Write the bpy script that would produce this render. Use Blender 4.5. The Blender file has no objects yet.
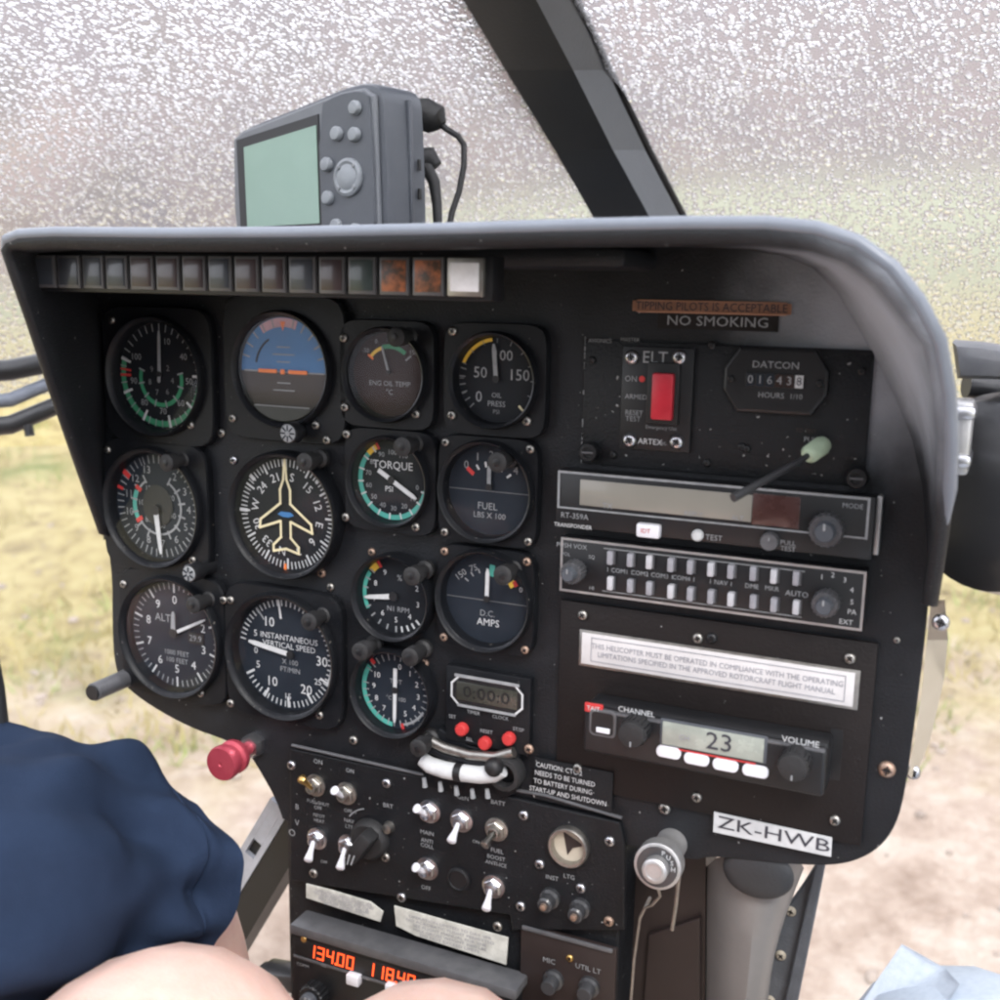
import bpy, bmesh, math, random
from mathutils import Matrix, Vector, noise
random.seed(11)
sc = bpy.context.scene
COL = sc.collection
R_ = math.radians
# ------------------------------------------------------------------ frames
# everything in the cockpit is laid out in the frame of the instrument panel:
# x to the right along the panel, z up the panel, y away from the crew; w = -y towards the crew
FOC = 1100.0
CAM = Vector((0, -0.546, 0))
TILT = Matrix.Translation((0, 0, 1.62)) @ Matrix.Rotation(R_(-6.5), 4, 'X')
def _basis():
    yaw, pit, rol = R_(24.02), R_(10.83), R_(1.05)
    f = Vector((-math.sin(yaw)*math.cos(pit), math.cos(yaw)*math.cos(pit), -math.sin(pit)))
    r = Vector((math.cos(yaw), math.sin(yaw), 0)); u = r.cross(f)
    c, s = math.cos(rol), math.sin(rol)
    return c*r+s*u, c*u-s*r, f
BR, BU, BF = _basis()
def ray(px, py): return BR*((px-500)/FOC) - BU*((py-500)/FOC) + BF
def P(px, py, w=0.0):
    d = ray(px, py); return CAM + d*((0.546-w)/d.y)
def cp(px, py, depth): return CAM + ray(px, py)*depth
def rect(pts, w=0.0):
    q = [P(x, y, w) for x, y in pts]
    us = sorted(p.x for p in q); vs = sorted(p.z for p in q)
    return (us[0]+us[1])/2, (vs[0]+vs[1])/2, (us[2]+us[3])/2, (vs[2]+vs[3])/2

# ------------------------------------------------------------------ materials
MATS = {}
def nt(name):
    m = bpy.data.materials.new(name); m.use_nodes = True
    t = m.node_tree; t.nodes.clear()
    o = t.nodes.new('ShaderNodeOutputMaterial')
    MATS[name] = m
    return m, t, o
def mat(name, col, rough=.5, metal=0., col2=None, scale=60., amt=.5, bump=0., bscale=400., spec=.5, chips=0., sss=0., emit=None, coat=0., chipcol=(.30, .30, .30)):
    m, t, o = nt(name)
    L = t.links.new
    b = t.nodes.new('ShaderNodeBsdfPrincipled'); L(b.outputs[0], o.inputs[0])
    b.inputs['Metallic'].default_value = metal; b.inputs['Specular IOR Level'].default_value = spec
    b.inputs['Coat Weight'].default_value = coat
    tc = t.nodes.new('ShaderNodeTexCoord')
    n = t.nodes.new('ShaderNodeTexNoise'); n.inputs['Scale'].default_value = scale; n.inputs['Detail'].default_value = 6; n.inputs['Roughness'].default_value = .65
    L(tc.outputs['Object'], n.inputs['Vector'])
    c2 = col2 or tuple(min(1, c*1.5+.004) for c in col)
    rp = t.nodes.new('ShaderNodeValToRGB'); rp.color_ramp.elements[0].position = .5-.25/max(amt, .1)*.5; rp.color_ramp.elements[1].position = .5+.25/max(amt, .1)*.5
    rp.color_ramp.elements[0].color = (*col, 1); rp.color_ramp.elements[1].color = (*c2, 1)
    L(n.outputs[0], rp.inputs[0])
    src = rp.outputs[0]
    if chips:
        n3 = t.nodes.new('ShaderNodeTexNoise'); n3.inputs['Scale'].default_value = 330; n3.inputs['Detail'].default_value = 3
        L(tc.outputs['Object'], n3.inputs['Vector'])
        r3 = t.nodes.new('ShaderNodeValToRGB'); r3.color_ramp.elements[0].position = .74-chips; r3.color_ramp.elements[1].position = .77-chips
        L(n3.outputs[0], r3.inputs[0])
        mx = t.nodes.new('ShaderNodeMixRGB'); L(r3.outputs[0], mx.inputs[0]); L(src, mx.inputs[1]); mx.inputs[2].default_value = (*chipcol, 1)
        src = mx.outputs[0]
    L(src, b.inputs['Base Color'])
    mr = t.nodes.new('ShaderNodeMapRange'); mr.inputs[3].default_value = max(0.03, rough-.1); mr.inputs[4].default_value = min(1, rough+.12)
    L(n.outputs[0], mr.inputs[0]); L(mr.outputs[0], b.inputs['Roughness'])
    if bump:
        n2 = t.nodes.new('ShaderNodeTexNoise'); n2.inputs['Scale'].default_value = bscale; n2.inputs['Detail'].default_value = 4
        L(tc.outputs['Object'], n2.inputs['Vector'])
        bp = t.nodes.new('ShaderNodeBump'); bp.inputs['Strength'].default_value = bump; bp.inputs['Distance'].default_value = .002
        L(n2.outputs[0], bp.inputs['Height']); L(bp.outputs[0], b.inputs['Normal'])
    if sss:
        b.inputs['Subsurface Weight'].default_value = sss; b.inputs['Subsurface Radius'].default_value = (.012, .005, .003); b.inputs['Subsurface Scale'].default_value = 1
    if emit:
        b.inputs['Emission Color'].default_value = (*emit[:3], 1); b.inputs['Emission Strength'].default_value = emit[3]
    return m
mat('panel_black', (.0042, .005, .0066), .5, col2=(.009, .0102, .013), scale=22, bump=.25, bscale=700, spec=.35, chips=.03)
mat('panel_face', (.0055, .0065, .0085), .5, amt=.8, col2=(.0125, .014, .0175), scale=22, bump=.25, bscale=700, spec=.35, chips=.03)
mat('panel_brown', (.0075, .0056, .0056), .5, spec=.3, col2=(.013, .0095, .009), scale=20, bump=.15, bscale=600, chips=.02)
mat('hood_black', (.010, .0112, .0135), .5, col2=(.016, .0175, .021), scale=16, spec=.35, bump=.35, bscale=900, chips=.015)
mat('bezel_black', (.0055, .0062, .008), .42, col2=(.010, .011, .0135), scale=55, spec=.25, bump=.12, bscale=800, chips=.035, chipcol=(.12, .11, .10))
mat('case_black', (.0065, .007, .0085), .4, col2=(.012, .0125, .0145), scale=40)
mat('dial_black', (.006, .0072, .0095), .6, spec=.25, col2=(.012, .014, .018), scale=30)
mat('dial_blue', (.0095, .013, .020), .6, spec=.25, col2=(.018, .024, .034), scale=30)
mat('dial_brown', (.024, .0125, .011), .6, spec=.25, col2=(.042, .024, .021), scale=30)
mat('white', (.48, .49, .50), .6, col2=(.64, .65, .66), scale=150)
mat('dim_white', (.20, .21, .225), .6, col2=(.34, .35, .36), scale=150)
mat('grey_mark', (.16, .165, .17), .6)
mat('cream', (.58, .52, .33), .6)
mat('green', (.03, .20, .10), .5); mat('teal', (.06, .30, .25), .5)
mat('red', (.42, .03, .03), .45); mat('orange', (.70, .16, .02), .5); mat('yellow', (.65, .42, .05), .5)
mat('sky_blue', (.03, .14, .36), .5, col2=(.04, .18, .42)); mat('soil_brown', (.028, .019, .015), .6)
mat('pink', (.42, .25, .29), .6)
mat('black', (.006, .006, .007), .5)
mat('rubber', (.012, .012, .013), .6, bump=.2)
mat('steel', (.46, .46, .49), .3, 1., col2=(.62, .62, .64), scale=200)
mat('dull_steel', (.28, .27, .25), .42, 1., col2=(.48, .46, .43), scale=220)
mat('brass', (.50, .33, .12), .35, 1.)
mat('rust_steel', (.32, .20, .15), .5, .8, col2=(.5, .38, .3), scale=200)
mat('bright_plastic', (.70, .70, .76), .28, 0, col2=(.8, .8, .84), scale=90)
mat('button_grey', (.24, .24, .27), .35, col2=(.34, .34, .37), scale=300)
mat('button_pale', (.44, .44, .47), .35, col2=(.54, .54, .57), scale=300)
mat('knob_grey', (.07, .072, .078), .35, .3, col2=(.14, .14, .15), scale=400)
mat('red_switch', (.42, .015, .03), .35)
mat('red_anodised', (.40, .045, .075), .38, .35, col2=(.5, .08, .11), scale=60)
mat('sill_highlight', (.16, .18, .22), .4, 0)
mat('highlight_grey', (.15, .17, .205), .34, 0, col2=(.20, .22, .26), scale=20)
mat('silver_frame', (.40, .40, .41), .4, .7, col2=(.55, .54, .53), scale=120)
mat('grey_frame', (.085, .088, .095), .45, .3, col2=(.15, .15, .16), scale=80)
mat('lcd', (.24, .23, .20), .3, col2=(.28, .265, .23), scale=12, coat=.3)
mat('lcd_grey', (.25, .27, .24), .25, coat=.3)
mat('lcd_dark', (.032, .032, .026), .25, coat=.3)
mat('lcd_green', (.205, .325, .262), .22, col2=(.225, .345, .28), scale=6, coat=.4)
mat('red_window', (.045, .018, .016), .25, coat=.4)
mat('gps_grey', (.062, .069, .083), .42, col2=(.082, .09, .104), scale=30, bump=.08, bscale=900)
mat('gps_rim', (.13, .14, .155), .35, col2=(.16, .17, .185), scale=30)
mat('gps_button', (.20, .215, .23), .45)
mat('orange_label', (.40, .19, .11), .55, col2=(.48, .25, .16), scale=80)
mat('placard', (.55, .53, .53), .5, col2=(.72, .70, .70), scale=60, amt=.4)
mat('placard_old', (.46, .46, .42), .55, col2=(.66, .66, .61), scale=130, amt=.8)
mat('ink', (.03, .03, .04), .6); mat('ink_grey', (.24, .24, .27), .6)
mat('lamp_blue', (.026, .031, .044), .3, col2=(.05, .056, .066), scale=40, coat=.4)
mat('lamp_red', (.038, .026, .030), .3, col2=(.062, .042, .044), scale=40, coat=.4)
mat('lamp_green', (.028, .040, .040), .3, coat=.4)
mat('lamp_worn', (.06, .038, .026), .4, col2=(.36, .12, .05), scale=150, amt=1.2)
mat('lamp_white', (.62, .62, .64), .4)
mat('lamp_edge', (.10, .10, .105), .35, .4)
mat('led_red', (.4, .03, .01), .4, emit=(1, .10, .02, 2.2))
mat('pale_green', (.40, .50, .36), .5)
mat('pillar_black', (.024, .026, .030), .45, col2=(.034, .037, .041), scale=20, bump=.15, bscale=500)
mat('pillar_grey', (.14, .15, .165), .42, col2=(.17, .18, .195), scale=15, bump=.15, bscale=500)
mat('tan_cover', (.42, .37, .29), .5, col2=(.50, .45, .37), scale=20)
mat('duct_grey', (.19, .185, .185), .5, .25, col2=(.26, .25, .245), scale=18)
mat('frame_blue', (.075, .085, .10), .5, col2=(.12, .13, .15), scale=70, bump=.3, bscale=500)
mat('strut_grey', (.33, .35, .40), .4, .2)
mat('pedestal_brown', (.017, .0115, .0112), .5, col2=(.028, .019, .018), scale=30)  # brown haze at the pedestal's lower right put into this colour
mat('navy', (.013, .024, .052), .9, col2=(.021, .036, .073), scale=40, bump=.35, bscale=1500, spec=.2)
mat('skin', (.74, .47, .39), .5, col2=(.86, .63, .54), scale=35, bump=.16, bscale=500, sss=.25, spec=.35)
mat('denim', (.40, .46, .54), .85, col2=(.52, .58, .65), scale=300, bump=.4, bscale=1600, spec=.2)
mat('shoe', (.05, .05, .05), .6)
mat('housing', (.03, .031, .034), .3, col2=(.045, .046, .05), scale=20, coat=.2)

def glass_cover():
    m, t, o = nt('glass_cover'); L = t.links.new
    tr = t.nodes.new('ShaderNodeBsdfTransparent'); gl = t.nodes.new('ShaderNodeBsdfGlossy'); gl.inputs['Roughness'].default_value = .06
    gl.inputs['Color'].default_value = (.9, .9, .95, 1)
    fr = t.nodes.new('ShaderNodeFresnel'); fr.inputs['IOR'].default_value = 1.22
    mx = t.nodes.new('ShaderNodeMixShader'); L(fr.outputs[0], mx.inputs[0]); L(tr.outputs[0], mx.inputs[1]); L(gl.outputs[0], mx.inputs[2]); L(mx.outputs[0], o.inputs[0])
glass_cover()
def clear_pane():
    m, t, o = nt('clear_pane'); L = t.links.new
    tr = t.nodes.new('ShaderNodeBsdfTransparent'); tr.inputs['Color'].default_value = (.95, .95, .95, 1)
    gl = t.nodes.new('ShaderNodeBsdfGlossy'); gl.inputs['Roughness'].default_value = .05
    df = t.nodes.new('ShaderNodeBsdfTranslucent'); df.inputs['Color'].default_value = (.8, .8, .82, 1)
    fr = t.nodes.new('ShaderNodeFresnel'); fr.inputs['IOR'].default_value = 1.3
    m1 = t.nodes.new('ShaderNodeMixShader'); m1.inputs[0].default_value = .10; L(tr.outputs[0], m1.inputs[1]); L(df.outputs[0], m1.inputs[2])
    mx = t.nodes.new('ShaderNodeMixShader'); L(fr.outputs[0], mx.inputs[0]); L(m1.outputs[0], mx.inputs[1]); L(gl.outputs[0], mx.inputs[2]); L(mx.outputs[0], o.inputs[0])
clear_pane()
def wet_pane():
    m, t, o = nt('wet_pane'); L = t.links.new; N = t.nodes.new
    tc = N('ShaderNodeTexCoord')
    hs = []
    mp = N('ShaderNodeMapping'); mp.inputs['Scale'].default_value = (1, .62, 1); L(tc.outputs['Object'], mp.inputs[0])
    for sc_, rad in ((215., .50), (350., .47)):
        wn = N('ShaderNodeTexNoise'); wn.inputs['Scale'].default_value = sc_*.8; wn.inputs['Detail'].default_value = 1
        L(mp.outputs[0], wn.inputs['Vector'])
        add = N('ShaderNodeVectorMath'); add.operation = 'MULTIPLY_ADD'; L(wn.outputs['Color'], add.inputs[0]); add.inputs[1].default_value = (.0035*165/sc_,)*3; L(mp.outputs[0], add.inputs[2])
        v = N('ShaderNodeTexVoronoi'); v.inputs['Scale'].default_value = sc_; v.inputs['Randomness'].default_value = 1
        L(add.outputs[0], v.inputs['Vector'])
        # radius differs from drop to drop
        sp = N('ShaderNodeSeparateColor'); L(v.outputs['Color'], sp.inputs[0])
        rr = N('ShaderNodeMapRange'); rr.inputs[3].default_value = rad*.45; rr.inputs[4].default_value = rad*1.25; L(sp.outputs[0], rr.inputs[0])
        dv = N('ShaderNodeMath'); dv.operation = 'DIVIDE'; L(v.outputs['Distance'], dv.inputs[0]); L(rr.outputs[0], dv.inputs[1])
        sq = N('ShaderNodeMath'); sq.operation = 'POWER'; L(dv.outputs[0], sq.inputs[0]); sq.inputs[1].default_value = 2
        iv = N('ShaderNodeMath'); iv.operation = 'SUBTRACT'; iv.use_clamp = True; iv.inputs[0].default_value = 1; L(sq.outputs[0], iv.inputs[1])
        h = N('ShaderNodeMath'); h.operation = 'MULTIPLY'; L(iv.outputs[0], h.inputs[0]); h.inputs[1].default_value = 165/sc_
        hs.append(h)
    mxh = N('ShaderNodeMath'); mxh.operation = 'MAXIMUM'; L(hs[0].outputs[0], mxh.inputs[0]); L(hs[1].outputs[0], mxh.inputs[1])
    bp = N('ShaderNodeBump'); bp.inputs['Strength'].default_value = 1; bp.inputs['Distance'].default_value = .0013
    L(mxh.outputs[0], bp.inputs['Height'])
    rf = N('ShaderNodeBsdfRefraction'); rf.inputs['IOR'].default_value = 1.33; rf.inputs['Roughness'].default_value = .20
    rf.inputs['Color'].default_value = (.97, .97, .98, 1)
    L(bp.outputs[0], rf.inputs['Normal'])
    df = N('ShaderNodeBsdfTranslucent'); df.inputs['Color'].default_value = (.66, .655, .69, 1)
    L(bp.outputs[0], df.inputs['Normal'])
    m1 = N('ShaderNodeMixShader'); fm = N('ShaderNodeMapRange'); fm.inputs[1].default_value = .05; fm.inputs[2].default_value = .8; fm.inputs[3].default_value = .20; fm.inputs[4].default_value = .56; L(mxh.outputs[0], fm.inputs[0]); L(fm.outputs[0], m1.inputs[0]); L(rf.outputs[0], m1.inputs[1]); L(df.outputs[0], m1.inputs[2]); L(m1.outputs[0], o.inputs[0])
    # dry inner face of the same pane
    m, t, o = nt('pane_inner'); rf = t.nodes.new('ShaderNodeBsdfRefraction'); rf.inputs['IOR'].default_value = 1.33; rf.inputs['Roughness'].default_value = 0
    t.links.new(rf.outputs[0], o.inputs[0])
wet_pane()
def paint_glare(name, c, rad, col):  # paints a soft light grey glare patch into the base colour
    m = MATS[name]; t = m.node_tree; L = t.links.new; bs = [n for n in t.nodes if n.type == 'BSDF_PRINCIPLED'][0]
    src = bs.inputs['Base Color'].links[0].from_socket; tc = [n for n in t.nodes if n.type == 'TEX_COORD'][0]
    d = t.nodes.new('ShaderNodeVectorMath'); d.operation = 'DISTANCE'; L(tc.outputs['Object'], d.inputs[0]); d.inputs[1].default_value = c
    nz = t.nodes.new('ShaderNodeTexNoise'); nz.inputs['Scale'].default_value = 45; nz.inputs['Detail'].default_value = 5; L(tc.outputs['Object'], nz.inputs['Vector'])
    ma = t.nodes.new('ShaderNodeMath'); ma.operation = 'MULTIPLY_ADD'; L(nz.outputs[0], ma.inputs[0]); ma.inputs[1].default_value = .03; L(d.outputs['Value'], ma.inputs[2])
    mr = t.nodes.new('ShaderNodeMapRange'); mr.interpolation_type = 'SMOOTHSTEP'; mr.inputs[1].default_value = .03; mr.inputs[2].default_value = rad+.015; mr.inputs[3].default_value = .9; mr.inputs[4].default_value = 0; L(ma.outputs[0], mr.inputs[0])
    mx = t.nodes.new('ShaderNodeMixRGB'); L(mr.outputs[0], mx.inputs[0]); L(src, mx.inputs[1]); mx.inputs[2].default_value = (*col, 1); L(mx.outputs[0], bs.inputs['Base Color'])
paint_glare('hood_black', P(905, 315, .05), .092, (.60, .65, .74)); paint_glare('panel_face', P(893, 312, .02), .094, (.40, .42, .46))  # glare at the upper right corner, painted on hood and panel

# ------------------------------------------------------------------ mesh builder
_TX = {}
def text_geo(s):
    if s not in _TX:
        c = bpy.data.curves.new('t', 'FONT'); c.body = s; c.size = 1; c.align_x = 'CENTER'; c.align_y = 'CENTER'; c.resolution_u = 2
        o = bpy.data.objects.new('t', c); COL.objects.link(o)
        dg = bpy.context.evaluated_depsgraph_get(); e = o.evaluated_get(dg); me = e.to_mesh()
        _TX[s] = ([v.co.copy() for v in me.vertices], [list(p.vertices) for p in me.polygons])
        e.to_mesh_clear(); bpy.data.objects.remove(o); bpy.data.curves.remove(c)
    return _TX[s]
class MB:
    def __init__(s): s.v = []; s.f = []; s.m = []; s.sm = []; s.mats = []
    def mi(s, n):
        if n not in s.mats: s.mats.append(n)
        return s.mats.index(n)
    def add(s, vs, fs, m, smooth=False, M=None):
        k = len(s.v)
        for v in vs:
            v = Vector(v); s.v.append(M @ v if M else v)
        i = s.mi(m)
        for f in fs: s.f.append([k+a for a in f]); s.m.append(i); s.sm.append(smooth)
    # box in x, z and w (towards the crew)
    def box(s, x0, x1, z0, z1, w0, w1, m, bev=0., M=None, seg=2):
        bm = bmesh.new(); bmesh.ops.create_cube(bm, size=1)
        for v in bm.verts: v.co = Vector(((x0+x1)/2+v.co.x*(x1-x0), -((w0+w1)/2)+v.co.y*(w1-w0), (z0+z1)/2+v.co.z*(z1-z0)))
        if bev: bmesh.ops.bevel(bm, geom=bm.edges[:], offset=bev, segments=seg, affect='EDGES', profile=.5)
        bm.verts.index_update()
        s.add([v.co.copy() for v in bm.verts], [[v.index for v in f.verts] for f in bm.faces], m, bool(bev), M); bm.free()
    # revolve (r, w) about the w axis
    def lathe(s, prof, m, x=0, z=0, n=32, smooth=True, M=None, cap0=False, cap1=True):
        vs = []; fs = []
        for r, w in prof:
            for i in range(n):
                a = 2*math.pi*i/n; vs.append((x+r*math.sin(a), -w, z+r*math.cos(a)))
        for j in range(len(prof)-1):
            for i in range(n):
                fs.append([j*n+i, j*n+(i+1) % n, (j+1)*n+(i+1) % n, (j+1)*n+i])
        if cap1: fs.append([(len(prof)-1)*n+i for i in range(n)])
        if cap0: fs.append([i for i in range(n)][::-1])
        s.add(vs, fs, m, smooth, M)
    def disc(s, r, w, m, x=0, z=0, n=40): s.lathe([(r, w)], m, x, z, n, False)
    def poly(s, pts, w, m): s.add([(x, -w, z) for x, z in pts], [list(range(len(pts)))], m)
    def prism(s, pts, w0, w1, m, bev=0., smooth=False):
        n = len(pts)
        bm = bmesh.new()
        a = [bm.verts.new((x, -w0, z)) for x, z in pts]; b = [bm.verts.new((x, -w1, z)) for x, z in pts]
        bm.faces.new(a); top = bm.faces.new(b[::-1])
        for i in range(n): bm.faces.new([a[i], b[i], b[(i+1) % n], a[(i+1) % n]])
        bmesh.ops.recalc_face_normals(bm, faces=bm.faces[:])
        if bev: bmesh.ops.bevel(bm, geom=list(top.edges), offset=bev, segments=2, affect='EDGES', profile=.5)
        bm.verts.index_update()
        s.add([v.co.copy() for v in bm.verts], [[v.index for v in f.verts] for f in bm.faces], m, smooth); bm.free()
    # annular band, angles clockwise from twelve o'clock in degrees
    def arc(s, r0, r1, a0, a1, w, m, x=0, z=0):
        n = max(2, int(abs(a1-a0)/5)); vs = []; fs = []
        for i in range(n+1):
            a = R_(a0+(a1-a0)*i/n)
            for r in (r0, r1): vs.append((x+r*math.sin(a), -w, z+r*math.cos(a)))
        for i in range(n): fs.append([2*i, 2*i+1, 2*i+3, 2*i+2])
        s.add(vs, fs, m)
    def tick(s, r0, r1, a, wd, w, m, x=0, z=0):
        a = R_(a); d = Vector((math.sin(a), 0, math.cos(a))); q = Vector((math.cos(a), 0, -math.sin(a)))*wd/2; o = Vector((x, -w, z))
        s.add([o+d*r0-q, o+d*r1-q, o+d*r1+q, o+d*r0+q], [[0, 1, 2, 3]], m)
    def ticks(s, r0, r1, a0, a1, n, wd, w, m, x=0, z=0):
        for i in range(n): s.tick(r0, r1, a0+(a1-a0)*i/(n-1), wd, w, m, x, z)
    def line(s, p, q, wd, w, m):
        p = Vector((p[0], -w, p[1])); q = Vector((q[0], -w, q[1])); d = (q-p).normalized(); n = Vector((d.z, 0, -d.x))*wd/2
        e = d*wd*.5
        s.add([p-n-e, p+n-e, q+n+e, q-n+e], [[0, 1, 2, 3]], m)
    def path(s, pts, wd, w, m, closed=False):
        k = len(pts)
        for i in range(k if closed else k-1): s.line(pts[i], pts[(i+1) % k], wd, w+i*.00002, m)
    def text(s, t, size, x, z, w, m, rot=0., wide=1.):
        vs, fs = text_geo(t); c, sn = math.cos(R_(rot)), math.sin(R_(rot))
        out = []
        for v in vs:
            a, b = v.x*size*wide, v.y*size
            out.append((x+a*c+b*sn, -w, z-a*sn+b*c))
        s.add(out, fs, m)
    def tube(s, pts, r, m, n=10, M=None, caps=True, smooth=True):
        pts = [Vector(p) for p in pts]; rs = r if isinstance(r, (list, tuple)) else [r]*len(pts)
        t0 = (pts[1]-pts[0]).normalized(); up = Vector((0, 0, 1)) if abs(t0.z) < .9 else Vector((1, 0, 0))
        nrm = t0.cross(up).normalized(); vs = []; fs = []
        for i, p in enumerate(pts):
            t = (pts[min(i+1, len(pts)-1)]-pts[max(i-1, 0)]).normalized()
            nrm = (nrm-t*nrm.dot(t)).normalized(); b = t.cross(nrm)
            for k in range(n):
                a = 2*math.pi*k/n; vs.append(p+(nrm*math.cos(a)+b*math.sin(a))*rs[i])
        for i in range(len(pts)-1):
            for k in range(n): fs.append([i*n+k, i*n+(k+1) % n, (i+1)*n+(k+1) % n, (i+1)*n+k])
        if caps: fs.append(list(range(n))[::-1]); fs.append([(len(pts)-1)*n+k for k in range(n)])
        s.add(vs, fs, m, smooth, M)
    def ball(s, c, r, m, n=12, k=8, M=None):
        rx, ry, rz = r if isinstance(r, (tuple, list)) else (r, r, r)
        vs = []; fs = []
        for j in range(k+1):
            th = math.pi*j/k
            for i in range(n):
                a = 2*math.pi*i/n; vs.append((c[0]+rx*math.sin(th)*math.cos(a), c[1]+ry*math.sin(th)*math.sin(a), c[2]+rz*math.cos(th)))
        for j in range(k):
            for i in range(n): fs.append([j*n+i, (j+1)*n+i, (j+1)*n+(i+1) % n, j*n+(i+1) % n])
        s.add(vs, fs, m, True, M)
    def build(s, name, parent=None, label=None, auto=True):
        me = bpy.data.meshes.new(name); me.from_pydata([tuple(v) for v in s.v], [], s.f)
        for n in s.mats: me.materials.append(MATS[n])
        me.polygons.foreach_set('material_index', s.m); me.polygons.foreach_set('use_smooth', s.sm)
        bm = bmesh.new(); bm.from_mesh(me); bmesh.ops.remove_doubles(bm, verts=bm.verts[:], dist=1e-6)
        for e in bm.edges:
            if len(e.link_faces) == 2 and e.calc_face_angle(0) > .75: e.smooth = False
        bm.to_mesh(me); bm.free(); me.update()
        o = bpy.data.objects.new(name, me); COL.objects.link(o)
        if parent: o.parent = parent
        if label: o['label'] = label
        return o
def tag(o, label, cat=None, group=None, kind=None):
    if label: o['label'] = label
    if cat: o['category'] = cat
    if group: o['group'] = group
    if kind: o['kind'] = kind
    return o
def thing(name, label, cat, loc=(0, 0, 0), group=None, rot=None):
    o = bpy.data.objects.new(name, None); COL.objects.link(o); o.empty_display_size = .01
    m = TILT @ Matrix.Translation(loc)
    if rot: m = m @ rot
    o.matrix_world = m
    return tag(o, label, cat, group)

# shared screw meshes ------------------------------------------------
_SC = {}
def screw(parent, x, z, w, r=.0026, m='dull_steel', name='screw'):
    k = (round(r, 4), m)
    if k not in _SC:
        b = MB(); b.lathe([(r, 0), (r, r*.25), (r*.85, r*.5), (r*.5, r*.66), (r*.42, r*.66), (r*.40, r*.35)], m, n=20)
        b.box(-r*.6, r*.6, -r*.09, r*.09, r*.3, r*.67, 'black'); b.box(-r*.09, r*.09, -r*.6, r*.6, r*.3, r*.672, 'black')
        o = b.build(name); _SC[k] = o.data; bpy.data.objects.remove(o)
    o = bpy.data.objects.new(name, _SC[k]); COL.objects.link(o); o.parent = parent
    o.location = (x, -w, z); o.rotation_euler = (0, random.uniform(0, 3), 0)
    return o

# ------------------------------------------------------------------ instrument panel
UV = lambda px, py, w=0.: (P(px, py, w).x, P(px, py, w).z)
panel = thing('instrument_panel', 'black helicopter instrument panel with a deep curved glare shield holding all the round gauges', 'instrument panel')
def smooth_poly(pts, it=2):
    for _ in range(it):
        q = []
        for i in range(len(pts)):
            a = Vector(pts[i]); b = Vector(pts[(i+1) % len(pts)]); q += [tuple(a*.75+b*.25), tuple(a*.25+b*.75)]
        pts = q
    return pts
op = [(50, 244), (80, 330), (92, 430), (98, 520), (112, 560), (112, 640), (116, 672), (124, 686), (150, 706), (190, 728), (228, 741), (248, 752), (262, 775), (276, 800), (286, 830),
      (420, 830), (625, 842), (690, 862), (712, 856), (760, 862), (815, 866), (848, 864), (875, 852), (893, 832), (904, 800), (915, 720), (925, 640), (932, 560), (938, 450), (930, 380), (910, 320), (876, 262), (800, 238), (600, 236), (300, 240)]
b = MB()
pp = smooth_poly([UV(*p) for p in op], 2)
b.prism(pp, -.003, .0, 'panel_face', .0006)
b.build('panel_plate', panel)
# glare shield: loft from the panel edge out to a rolled lip
lip = [(108, 536, .004), (100, 532, .010), (78, 470, .035), (52, 395, .066), (28, 322, .093), (10, 272, .108), (3, 250, .112), (8, 238, .113), (24, 231, .113), (60, 229, .113), (180, 230, .113), (300, 229, .113), (430, 226, .113), (560, 222, .113), (690, 219, .113), (770, 219, .113), (820, 224, .113),
       (862, 238, .113), (898, 264, .113), (925, 298, .112), (944, 340, .108), (953, 390, .099), (956, 440, .088), (954, 490, .074), (950, 530, .06), (944, 570, .045), (938, 606, .03)]
bak = [(108, 540), (107, 530), (106, 470), (105, 400), (103, 340), (98, 300), (92, 280), (92, 266), (96, 258), (110, 253), (200, 252), (300, 251), (430, 249), (560, 247), (680, 246), (740, 249), (782, 256),
       (812, 268), (836, 292), (856, 325), (876, 362), (896, 400), (912, 440), (922, 485), (926, 525), (928, 565), (929, 600)]
lp = [P(*p) for p in lip]; bk = [P(x, y, -.001) for x, y in bak]
b = MB(); vs = []; prof = []
for i in range(len(lp)):
    a, c = bk[i], lp[i]; w = c-a
    out = Vector((w.x, 0, w.z))
    # outward direction in the panel plane
    j0, j1 = max(i-1, 0), min(i+1, len(lp)-1); t = lp[j1]-lp[j0]; t.y = 0
    n = Vector((-t.z, 0, t.x)).normalized()
    th = .010 if 7 < i < 20 else .007
    row = []
    for k in range(6):               # concave inner face
        u = k/5; row.append(a + Vector((w.x*(u**.75), w.y*u, w.z*(u**.75))))
    c0 = row[-1] - n*th; row = [a.lerp(c0, 0)]+[a + Vector(((c0.x-a.x)*((k/5)**.75), (c0.y-a.y)*k/5, (c0.z-a.z)*((k/5)**.75))) for k in range(1, 6)]
    for k in range(1, 7):            # rolled lip
        an = math.pi*k/6; row.append(c0 + n*(th/2*(1-math.cos(an))) + Vector((0, -1, 0))*(th/2*math.sin(an)))
    o_ = c0+n*th
    for k in range(1, 4): row.append(o_.lerp(a+n*.004, k/3))
    prof.append(row)
m_ = len(prof[0]); fs = []
for r in prof: vs += r
for i in range(len(prof)-1):
    for k in range(m_-1): fs.append([i*m_+k, (i+1)*m_+k, (i+1)*m_+k+1, i*m_+k+1])
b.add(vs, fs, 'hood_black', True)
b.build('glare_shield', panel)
b = MB(); tp = [pr[9] for pr in prof[6:25]]; b.tube([p+Vector((0, .0015, .0006)) for p in tp], [.0010]+[.0030]*(len(tp)-2)+[.0010], 'highlight_grey', 10); b.build('rim_highlight', panel)  # thin grey tube stands for the sky highlight along the lip
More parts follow.
